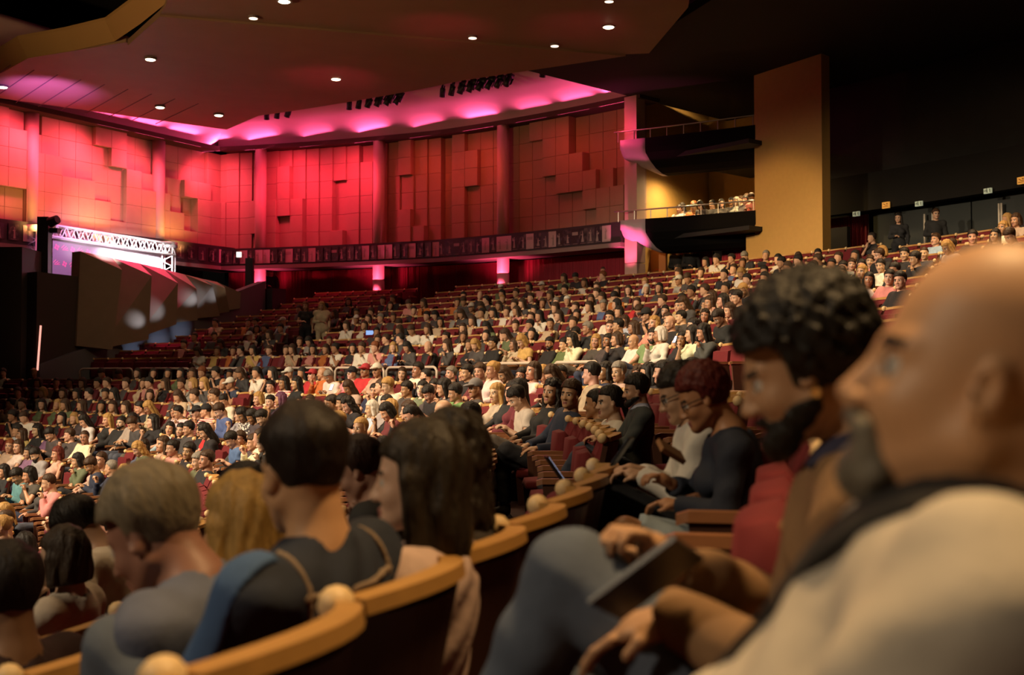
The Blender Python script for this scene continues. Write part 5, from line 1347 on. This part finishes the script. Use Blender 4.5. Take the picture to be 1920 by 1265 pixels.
def make_person(q, parent=None):
    r = random.Random(q['seed'] * 13 + 5); fem = 1 if 'f' in q['fl'] else 0; i = q.get('pose', r.randrange(len(POSES)))
    e = POOL[(fem, i)]
    b = obj('person', e['body']); sk = SKINS[r.randrange(len(SKINS))]; b.color = (*[c * r.uniform(.92, 1.06) for c in sk], 1)
    sl = .0 if 'o' in q['fl'] else r.choice((2.0, .5, 2.0))
    tm = pool_top(fem, i, sl); tc = TC[q['top']][0]
    if isinstance(tc, str):
        if (tc, fem, i, sl) not in PM2: PM2[(tc, fem, i, sl)] = pattern_mesh(tm, tc)
        child(obj('top', PM2[(tc, fem, i, sl)]), b)
    else: child(obj('top', tm), b, [c * r.uniform(.85, 1.12) for c in tc])
    child(obj('trousers', e['tr']), b, TRC[r.randrange(4)])
    if q['d'] < 14: child(obj('shoes', e['sh']), b, (.03, .025, .02))
    st = HST[q['hs']]
    hc = HC.get(q['hc'], HC['b'])
    if st == 'cap':
        cc2 = dict(k=(.012, .012, .014), w=(.62, .58, .5), r=(.4, .03, .04), m=(.12, .02, .025), g=(.16, .15, .15))[q['hc'] if q['hc'] in 'kwrmg' else 'k']
        child(obj('cap', pool_hair('cap')), b, cc2, e['hm']); child(obj('hair', pool_hair('buzz')), b, HC['d'], e['hm'])
    elif st: child(obj('hair', pool_hair(st, r.randrange(2))), b, hc, e['hm'])
    if 'B' in q['fl']: child(obj('beard', pool_hair('beard')), b, HC['k'], e['hm'])
    return b
def person_label(q):
    if q['hs'] == 'c': h = f"with {dict(k='a black', w='a white', r='a red', m='a maroon', g='a grey').get(q['hc'], 'a dark')} cap"
    elif q['hs'] == 'n': h = 'with bald head'
    else: h = f"with {HSN[q['hs']]} {HN.get(q['hc'], 'dark')} hair"
    return f"person {h}, {TC[q['top']][1]} top"
PEOPLE.sort(key=lambda q: q['d'])
NP = 262
rows2 = {}
for q in PEOPLE[:NP]: rows2.setdefault(q['row'], []).append(q)
for key, L in rows2.items():
    L.sort(key=lambda q: q['px'])
    for i, q in enumerate(L): q['ord'] = i
for q in PEOPLE[:NP]:
    r = random.Random(q['seed'] + 77)
    b = make_person(q); sc2 = r.uniform(.94, 1.05); b.scale = (sc2,) * 3
    rz = radians(q['a']) + pi + radians(r.uniform(-8, 14))
    b.location = q['p'] + Vector((cos(rz), sin(rz), 0)) * .12; b.rotation_euler = (0, 0, rz)
    tag(b, f"{person_label(q)}, {ordinal(q['ord'])} from left, {rowname(q['row'])}".replace(' the handrails', ' handrails'), 'person', 'seated audience')
# the rest, far up the rake, joined as one crowd
def attr_mat():
    m = bpy.data.materials.new('far_crowd'); m.use_nodes = True; nt = m.node_tree; a = nt.nodes.new('ShaderNodeVertexColor'); a.layer_name = 'tint'
    nt.links.new(a.outputs[0], nt.nodes['Principled BSDF'].inputs['Base Color']); nt.nodes['Principled BSDF'].inputs['Roughness'].default_value = .75; return m
LOW = {}
def low_part(kind, fem, i, extra=None):
    k = (kind, fem, i, extra)
    if k not in LOW:
        F = POOL[(fem, i)]['F']
        if kind == 'body': me = F.body_mesh(.026, .016)
        elif kind == 'top': me = F.top_mesh(.026, extra)
        elif kind == 'tr': me = F.trouser_mesh(.03)
        else: me = hair_mesh(extra, .015)
        v = np.empty(len(me.vertices) * 3, f4); me.vertices.foreach_get('co', v); v = v.reshape(-1, 3)
        n = len(me.polygons); f = np.empty(n * 4, np.int32); me.loops.foreach_get('vertex_index', f); f = f.reshape(-1, 4)
        if kind == 'hair': M = np.array(POOL[(fem, i)]['hm'], f4); v = v @ M[:3, :3].T + M[:3, 3]
        bpy.data.meshes.remove(me); LOW[k] = (v, f)
    return LOW[k]
VV, FF, CC = [], [], []; off = 0
for q in PEOPLE[NP:]:
    r = random.Random(q['seed'] * 13 + 5); fem = 1 if 'f' in q['fl'] else 0; i = r.randrange(len(POSES))
    sk = SKINS[r.randrange(len(SKINS))]; tc = TC[q['top']][0]; tc = (.3, .2, .12) if isinstance(tc, str) else tc
    parts = [(low_part('body', fem, i), sk), (low_part('top', fem, i, r.choice((2.0, .5))), tc), (low_part('tr', fem, i), TRC[r.randrange(4)])]
    st = HST[q['hs']]
    if st: parts.append((low_part('hair', fem, i, st), HC.get(q['hc'], HC['b']) if st != 'cap' else (.5, .48, .42)))
    rz = radians(q['a']) + pi + radians(r.uniform(-8, 14)); c, s = cos(rz), sin(rz); Rm = np.array([[c, -s, 0], [s, c, 0], [0, 0, 1]], f4)
    for (v, f), col in parts:
        VV.append(v @ Rm.T + np.array(q['p'], f4)); FF.append(f + off); off += len(v); CC.append(np.tile(np.array((*col, 1), f4), (len(v), 1)))
if VV:
    me = np_mesh('far_audience', np.concatenate(VV), np.concatenate(FF), [attr_mat()])
    at_ = me.color_attributes.new('tint', 'FLOAT_COLOR', 'POINT'); at_.data.foreach_set('color', np.concatenate(CC).ravel())
    o = obj('far_audience', me); tag(o, 'small seated people in the farthest rows', 'audience', kind='stuff')

# people in the lower side box
for i, (px, py, hs, hc, top, fl) in enumerate(((1268, 386, 's', 'k', 'w', ''), (1281, 382, 'l', 'k', 'k', 'f'), (1292, 378, 's', 'b', 'o', ''), (1303, 370, 's', 'i', 'k', ''), (1318, 374, 'l', 'k', 'd', 'f'), (1332, 365, 's', 'k', 'k', ''), (1349, 366, 'l', 'k', 'd', 'f'), (1368, 372, 'b', 'k', 'k', 'f'), (1377, 367, 'l', 'g', 'g', 'f'), (1390, 362, 's', 'b', 'k', ''), (1392, 374, 's', 'k', 'd', ''), (1406, 364, 'l', 'b', 'w', 'f'), (1415, 366, 's', 'b', 'p', ''))):
    z = CZ + 4.62 - .5; d = (z + 1.08 - CZ) / ray(px, py).z; d = min(max(d, 33), 39)
    a = bearing_at(px, 40.0 + (i % 2) * .6, d)
    q = dict(hs=hs, hc=hc, top=top, fl=fl, seed=i + 40, d=30); b = make_person(q); p = pol(40.0 + (i % 2) * .6, a, z - (0 if i % 2 else .12)); b.location = p; b.rotation_euler = (0, 0, radians(a) + pi)
    tag(b, f"{person_label(q)}, {ordinal(i)} from left, lower side box", 'person', 'people in the side box')
# people standing in aisles and by the doors
STAND = Fig(lean=0, head=(20, 5, 0), legs='stand', pel=(0, 0, .93), armL=dict(e=(-.03, .24, .2), w=(.05, .22, -.02)), armR=dict(e=(-.03, .24, .2), w=(.18, .06, .16)))
STANF = Fig(fem=1, lean=0, head=(-15, 8, 0), legs='stand', pel=(0, 0, .90), armL=dict(e=(-.03, .22, .2), w=(.05, .2, -.02)), armR=dict(e=(.0, .23, .2), w=(.2, .05, .2)))
ST = {}
for fem, F in ((0, STAND), (1, STANF)):
    ST[fem] = dict(body=F.body_mesh(.015, .009), top=F.top_mesh(.016, 2.0), tops=F.top_mesh(.016, .5), tr=F.trouser_mesh(.018), hm=F.head_matrix(), dress=F.top_mesh(.016, 0.0, low=-.75, g=.05))
def stander(px, py, R, z, face_px, fem, hs, hc, top, tr, label, d_near=33, short=False):
    a = bearing_at(px, R, d_near); p = pol(R, a, z); e = ST[fem]
    b = obj('person', e['body']); b.location = p; t = at(face_px, 632, 8); b.rotation_euler = (0, 0, atan2(t.y - p.y, t.x - p.x)); b.color = (*SKINS[1], 1)
    child(obj('top', e['tops' if short else 'top']), b, top); child(obj('trousers', e['tr']), b, tr)
    if hs: child(obj('hair', pool_hair(hs)), b, hc, e['hm'])
    tag(b, label, 'person'); return b
zu = lambda j: ROWS[('up', j)][1]
stander(573, 640, upR(4), zu(4), 100, 1, 'long', HC['i'], (.02, .018, .02), (.01, .01, .012), 'person with long ginger hair standing in dark clothes beside the pale dress', short=True)
b = stander(603, 632, upR(4) + .3, zu(4), 1200, 1, 'long', HC['y'], (.62, .50, .32), (.62, .50, .32), 'blond person standing in a long pale dress in the upper aisle'); child(obj('dress', ST[1]['dress']), b, (.62, .50, .32))
stander(507, 520, 38.2, ZF10, 300, 0, 'short', HC['k'], (.008, .008, .009), (.008, .008, .009), 'dark figure standing beside the corner column in front of the curtain', 43)
stander(1688, 425, 40.2, PLAT, 1300, 1, 'long', HC['k'], (.02, .02, .022), (.012, .012, .014), 'person in a black top standing by the rear doors, nearer the pier')
stander(1757, 425, 40.6, PLAT, 1700, 0, 'short', HC['b'], (.02, .02, .02), (.012, .012, .014), 'person in black with a small white badge by the door handles')
stander(1272, 475, 39.9, ROWS[('up', 11)][1], 600, 0, 'short', HC['k'], (.012, .012, .012), (.012, .012, .014), 'standing person in black below the side box, nearer the orange leaf')
stander(1297, 475, 39.9, ROWS[('up', 11)][1], 1800, 0, 'buzz', HC['k'], (.02, .02, .02), (.012, .012, .014), 'standing person in black below the side box, nearer the bright doorway')
# ------------------------------------------------------------------ the people near the camera, each modelled singly
def fore(nm, px, py, d, row, label, turn=0.0, h=.010, hh=.0055, skin=SKINS[1], top=(.1, .1, .1), sleeve=2.0, hair=None, hc=HC['k'], hseed=0, beard=None, pants=(.03, .03, .04), shorts=False, shoes=(.02, .02, .02), low=-.12, g=.013, folds=.005, neck_r=.068, scale=None, **kw):
    kw.setdefault('nk', .042); F = Fig(fingers=True, **kw); tgt = at(px, py, d); zf = ROWS[('low', row)][1]
    rz = atan2(SY - tgt.y, SX - tgt.x) + radians(turn); s = scale or (tgt.z - zf) / float(F.hc[2])
    b = obj('person', F.body_mesh(h, hh)); b.color = (*skin, 1); b.scale = (s,) * 3; b.rotation_euler = (0, 0, rz)
    hx = Matrix.Rotation(rz, 3, 'Z') @ Vector(F.hc.astype(float)) * s; b.location = (tgt.x - hx.x, tgt.y - hx.y, tgt.z - hx.z)
    if sleeve is not None:
        tm = F.top_mesh(h, sleeve, g=g, low=low, folds=folds, neck_r=neck_r)
        if isinstance(top, str): tm.materials[0] = PATT[top]; top = (.5, .5, .5)
        child(obj('top', tm), b, top)
    child(obj('shorts' if shorts else 'trousers', F.trouser_mesh(h, g=.019, shorts=shorts)), b, pants); [child(obj('shoe', F.shoe_mesh(h, 'shoe', which=(i,))), b, shoes) for i in (0, 1)]
    if hair: child(obj('hair', hair_mesh(hair, hh, hseed)), b, hc, F.head_matrix())
    if beard: child(obj('beard', hair_mesh('goatee' if nm == 'bald' else 'beard', hh * .8)), b, beard, F.head_matrix())
    tag(b, label, 'person'); return b, F
def shell_part(F, name, h, extra, color, parent, g=.02, sleeve=2.0, t=.006, both=(0, 1)):
    """a thin layer lying on the clothing, kept where extra(q, p) < 0 (q: torso frame)"""
    P = F.torso(g) + (F.arms(g, sleeve, both) if sleeve else [])
    def fn(p):
        d = prims_eval(p, P); q = (p - F.pel) @ F.R
        return np.maximum(np.maximum(d, -(d + t * 2.2)), extra(q, p))
    lo, hi = F.bounds(.14); V, Fc = surface(fn, lo, hi, h)
    o = obj(name, np_mesh(name, V, Fc, [M_cloth])); child(o, parent, color); return o
# bald bearded man
b, F = fore('bald', 1836, 716, 1.13, 0, 'bald man with grey beard in a pale sweater, large in front of everyone', turn=4, h=.011, hh=.0045, skin=(.60, .33, .17), top=(.52, .47, .39), lean=-16, head=(-2, -12, 3), fat=1.3, neckfwd=-.015, nk=.012,
            armL=dict(e=(.05, .30, .18), w=(.25, .16, .14)), armR=dict(e=(.08, .30, .18), w=(.28, .10, .14)), beard=(.17, .15, .115), scale=1.03, folds=.007, neck_r=.078, g=.018, pants=(.05, .05, .06))
shell_part(F, 'collar', .006, lambda q, p: np.maximum(np.sqrt(((p - (F.neck + np.array((0, 0, .0), f4))) ** 2).sum(1)) - .115, .0 * q[:, 0]), (.012, .012, .013), b, g=.021)
shell_part(F, 'shoulder_strap', .008, lambda q, p: np.abs(.80 * (q[:, 1] - .02) + .60 * (.44 - q[:, 2]) * 1.0 - .0) - .030, (.016, .015, .015), b, g=.027, sleeve=0)
# curly man with the tablet
b, F = fore('curly', 1504, 692, 2.02, 0, 'man with big dark curly hair and full beard in a tan coat, looking down', turn=2, h=.009, hh=.0045, skin=(.47, .27, .15), top=(.24, .135, .062), lean=-8, head=(2, 22, 0), neckfwd=.04,
            armL=dict(e=(.05, .27, .16), w=(.24, .14, .24), h=(.9, -.1, -.35), curl=.35), armR=dict(e=(.12, .20, .20), w=(.27, .0, .30), h=(.45, -.3, .6), curl=.9), hair='afro', hc=(.012, .010, .008), beard=(.012, .010, .008),
            legs=[((.43, .03, .76), (.60, .02, .40), (.74, .02, .34)), ((.45, -.12, .5), (.40, -.12, .09), (.55, -.12, .04))], pants=(.085, .11, .16), shoes=(.3, .27, .22), folds=.008)
shell_part(F, 'shirt_collar', .006, lambda q, p: np.sqrt(((p - F.neck) ** 2).sum(1)) - .115, (.035, .035, .075), b, g=.019)
m = MB(); m.tube([(.0, -.006, 0), (.0, .006, 0)], .009, 10); e = m.build('earring', mat('gold', (.9, .7, .35), .25, metal=1.0), b); e.matrix_local = F.head_matrix() @ Matrix.Translation((-.002, .092, -.042))
tb = empty('tablet', at(1212, 1085, 1.84)); tb.rotation_euler = (radians(30), radians(38), radians(165))
MB().box(-.085, .085, -.055, .055, -.004, .004).build('case', mat('tablet_case', (.012, .012, .014), .4), tb); MB().box(-.078, .078, -.05, .05, .004, .0052).build('screen', mat('tablet_screen', (.05, .05, .06), .15, emit=(.5, .4, .45), estr=.12), tb)
tag(tb, 'thin dark tablet held over the curly man\'s knee', 'tablet')
# red-haired person and the neighbour with glasses
b, F = fore('red', 1319, 746, 4.4, 0, 'person with short red hair and glasses in a navy jacket, bare knees', turn=6, h=.012, hh=.0065, skin=(.45, .22, .105), top=(.018, .024, .042), lean=4, head=(0, 26, 0), fem=1, neckfwd=.02,
            armL=dict(e=(.08, .25, .16), w=(.27, .05, .22), h=(.9, -.3, .1), curl=.7), armR=dict(e=(.12, .24, .18), w=(.28, .04, .30), h=(.7, -.2, .4), curl=.8), hair='curly', hc=(.10, .014, .009), pants=(.34, .42, .46), shorts=True, shoes=(.25, .22, .2),
            legs=[((.45, .10, .58), (.44, .10, .12), (.58, .10, .06)), ((.45, -.10, .56), (.42, -.1, .1), (.56, -.1, .05))])
def spectacles(b, F, fine=.0022):
    m = MB()
    for s in (1, -1):
        m.tube([(.094, s * .034 + .022 * cos(a), .0 + .017 * sin(a)) for a in [k * pi / 6 for k in range(13)]], fine, 6); m.tube([(.092, s * .056, .004), (.05, s * .078, .008), (-.01, s * .084, .004)], fine, 6)
    m.tube([(.098, .012, .004), (.098, -.012, .004)], fine, 6)
    o = m.build('glasses', mat('glasses_frame', (.02, .018, .016), .3), b); o.matrix_local = F.head_matrix()
spectacles(b, F)
b, F = fore('glasses', 1276, 738, 5.05, 0, 'man in a white shirt with dark curly hair and glasses, beside the red-haired person', turn=8, h=.014, hh=.008, skin=(.52, .31, .19), top=(.66, .63, .56), lean=2, head=(0, 24, 0),
            armL=dict(e=(.1, .22, .2), w=(.30, .03, .28), h=(.9, -.2, .2), curl=.7), armR=dict(e=(.1, .22, .2), w=(.30, .03, .30), h=(.9, -.2, .2), curl=.7), hair='curly', hc=(.02, .014, .01), pants=(.010, .010, .012), shoes=(.23, .19, .09),
            legs=[((.44, -.02, .66), (.66, .02, .38), (.80, .02, .33)), ((.46, -.12, .52), (.42, -.12, .1), (.56, -.12, .05))])
spectacles(b, F)
m = MB(); m.hexa([(-.07, -.05, -.012), (.07, -.05, -.012), (.07, .05, -.012), (-.07, .05, -.012), (-.07, -.05, .012), (.07, -.05, .012), (.07, .05, .012), (-.07, .05, .012)])
o = m.build('book', mat('brown_book', (.30, .15, .06), .6), None, False, at(1258, 846, 4.5)); o.scale = (.8, .8, .8); o.rotation_euler = (.5, .5, .4); tag(o, 'small brown wallet-like book held before the white shirt', 'book')
# suit row
b, F = fore('suit', 1192, 732, 8.7, 0, 'bearded man in a dark grey suit with pale collar, clasping his hands', turn=4, h=.015, hh=.0095, skin=(.48, .27, .16), top=(.040, .048, .048), lean=-6, head=(2, 8, 0), hair='short', hc=HC['k'], beard=HC['k'],
            armL=dict(e=(.12, .25, .18), w=(.34, .06, .26), h=(.9, -.3, .2), curl=.8), armR=dict(e=(.12, .25, .18), w=(.34, .05, .26), h=(.9, -.2, .1), curl=.8), legs='cross', pants=(.05, .065, .10))
shell_part(F, 'shirt_collar', .009, lambda q, p: np.sqrt(((p - F.neck) ** 2).sum(1)) - .10, (.42, .46, .60), b, g=.02)
fore('white', 1143, 754, 9.4, 1, 'dark-haired person in a loose white top beside the man in the grey suit', turn=8, h=.016, hh=.010, skin=(.60, .40, .27), top=(.66, .62, .53), lean=-8, head=(4, 6, 0), fem=1, hair='pony', hc=HC['k'], sleeve=2.0, pants=(.05, .05, .06))
fore('chin', 1117, 757, 10.4, 1, 'man resting his chin on his hand, just left of the white top', turn=-20, h=.016, hh=.010, skin=(.45, .24, .12), top=(.30, .22, .14), lean=0, head=(0, 6, 0), hair='buzz', hc=HC['k'], armL=chin, armR=chin)
# the row before the bald man
b, F = fore('fade', 568, 886, 2.5, 1, 'man with a high fade haircut in a navy zip jacket, seen from behind', turn=-12, h=.009, hh=.005, skin=(.56, .32, .17), top=(.014, .020, .038), lean=-4, side=4, head=(-22, 8, 2),
            armL=dict(e=(.12, .27, .16), w=(.33, .20, .12), h=(.9, .0, -.4), curl=.5), armR=dict(e=(.1, .27, .16), w=(.3, .1, .16)), hair='fade', hc=(.016, .010, .007), legs=[((.42, .12, .74), (.5, .10, .3), (.64, .1, .26)), ((.45, -.12, .5), (.4, -.12, .09), (.55, -.12, .04))], pants=(.10, .125, .17), folds=.007, neck_r=.056)
shell_part(F, 'piping', .0055, lambda q, p: np.minimum(np.abs(q[:, 2] - .455 + .5 * np.abs(q[:, 1]) * 0 - .0 + .10 * (np.abs(q[:, 1]) > .3)) - .006 + 1.0 * (q[:, 0] > .03), np.abs(np.abs(q[:, 1]) - .135) - .0055 + 1.0 * (q[:, 0] > .0)), (.26, .19, .13), b, g=.0195, sleeve=0)
shell_part(F, 'blue_sleeve_stripe', .007, lambda q, p: np.abs(q[:, 0] - .05 - (.4 - q[:, 2]) * .35) - .045 + (q[:, 1] < .15), (.05, .11, .25), b, g=.0195, sleeve=1.95, both=(0,))
fore('woman', 784, 899, 2.8, 1, 'woman with thick dark shoulder-length hair in a pale top, beside the fade haircut', turn=-2, h=.010, hh=.0055, skin=(.62, .40, .28), top=(.58, .42, .36), lean=-8, head=(8, 4, 0), fem=1, hair='part', hc=(.022, .015, .008), armL=ph, armR=ph)
fore('third', 836, 864, 3.25, 1, 'dark-haired person mostly hidden beyond the woman in the pale top', turn=0, h=.013, hh=.007, skin=(.5, .3, .18), top=(.05, .04, .035), lean=-8, head=(0, 4, 0), fem=1, hair='wavy', hc=(.018, .012, .007))
fore('phone', 674, 882, 4.5, 1, 'man in black leaning his face on his hand, between the two near heads', turn=0, h=.013, hh=.0075, skin=(.42, .24, .17), top=(.018, .02, .022), lean=10, head=(4, 26, 0), hair='short', hc=(.03, .014, .010), armL=chin, armR=fold)
# second and third rows down
fore('grey', 288, 1000, 2.85, 2, 'grey-haired man in a blue-grey shirt bowing his head', turn=0, h=.010, hh=.0055, skin=(.34, .17, .12), top=(.13, .15, .22), lean=14, head=(0, 30, 0), neckfwd=.01, nk=.02, neck_r=.058, hair='short', hc=(.20, .165, .11), armL=ph, armR=ph, pants=(.05, .06, .09))
fore('blonde', 448, 985, 3.35, 2, 'woman with long blond hair and bare shoulder, seen from behind', turn=-14, h=.011, hh=.006, skin=(.58, .32, .16), top=(.06, .03, .03), sleeve=0.0, lean=-6, head=(-4, 6, 0), fem=1, hair='part', hc=(.36, .22, .065))
fore('dark', 455, 938, 4.6, 2, 'dark-haired person hidden beyond the blond woman', h=.014, hh=.008, skin=(.4, .2, .12), top=(.06, .015, .015), hair='short', hc=(.018, .013, .010), lean=-4, head=(0, 8, 0))
fore('kid', 116, 1046, 5.0, 3, 'child with dark bobbed hair in a light top', turn=0, h=.014, hh=.008, skin=(.60, .40, .28), top=(.60, .52, .42), lean=-4, head=(0, 6, 0), fem=1, hair='bob', hc=(.04, .026, .016), armL=dict(e=(.16, .2, .25), w=(.14, .06, .42)), armR=lap)
fore('arms', 146, 990, 5.8, 3, 'person in a white shirt bending far forward with an elbow out', turn=0, h=.014, hh=.008, skin=(.42, .24, .14), top=(.64, .56, .44), lean=34, head=(0, 40, 0), hair='short', hc=HC['k'], armL=dict(e=(.20, .36, .30), w=(.34, .12, .46)), armR=dict(e=(.2, .25, .2), w=(.3, .1, .3)))
fore('shadow', 2, 1120, 3.4, 3, 'dark-clothed person at the lower left corner, seen from behind', turn=-10, h=.014, hh=.008, skin=(.3, .17, .1), top=(.035, .014, .016), lean=-6, head=(0, 8, 0), hair='short', hc=(.014, .01, .01))

# ------------------------------------------------------------------ phones and a laptop glowing in the audience
def phone(px, py, d, label, col, st, yaw=200, w=.075, hgt=.15, name='phone', cat='phone'):
    t = empty(name, at(px, py, d)); t.rotation_euler = (radians(55), 0, radians(yaw))
    MB().box(-w / 2, w / 2, -hgt / 2, hgt / 2, -.005, .004).build('case', mat('tablet_case'), t)
    m = mat('screen_' + name + str(px), col, emit=col, estr=st); MB().box(-w / 2 + .004, w / 2 - .004, -hgt / 2 + .006, hgt / 2 - .006, .004, .0055).build('screen', m, t); tag(t, label, cat); return t
def glow_at(p, tgt, pw, col): spot('screen_glow', p, tgt, pw, col, 70, .9, .05)
phone(700, 629, 33, 'blue glowing laptop screen behind the man in the white shirt', (.25, .42, .85), .9, 180, .42, .30, 'laptop', 'laptop').rotation_euler = (radians(92), 0, radians(8))
phone(1476, 494, 29, 'bright phone held up beside a white shirt near the ochre pier', (.5, .6, .8), 1.5)
phone(1166, 846, 4.5, 'phone in the hand of the person with short red hair', (.08, .08, .1), .2, 250, .07, .13)
phone(1041, 880, 5.4, 'phone edge glowing beside the row end wing cap', (.55, .65, .9), 1.2, 100)
for px, py in ((1301, 603), (648, 674), (775, 718), (702, 800), (338, 946)):
    h = min(PEOPLE[:NP], key=lambda q: (q['px'] - px) ** 2 + (q['py'] - py) ** 2)
    c = Vector(h['p']) + Vector((0, 0, 1.02)); f = Vector((cos(radians(h['a']) + pi), sin(radians(h['a']) + pi), 0)); q = c + f * .42 - Vector((0, 0, .18))
    t = phone(project(q)[0], project(q)[1], project(q)[2], {1301: 'phone lighting the pale face near the curly man', 648: 'phone lighting a face just above the handrail', 775: 'phone held up to the lit glasses of a man', 702: 'phone glowing between the two near dark heads', 338: 'phone in front of the bearded man in the lower rows'}[px], (.8, .75, .85), 1.2, math.degrees(h['a']) + 90)
    glow_at(q, c, 14, (.95, .85, 1.0))
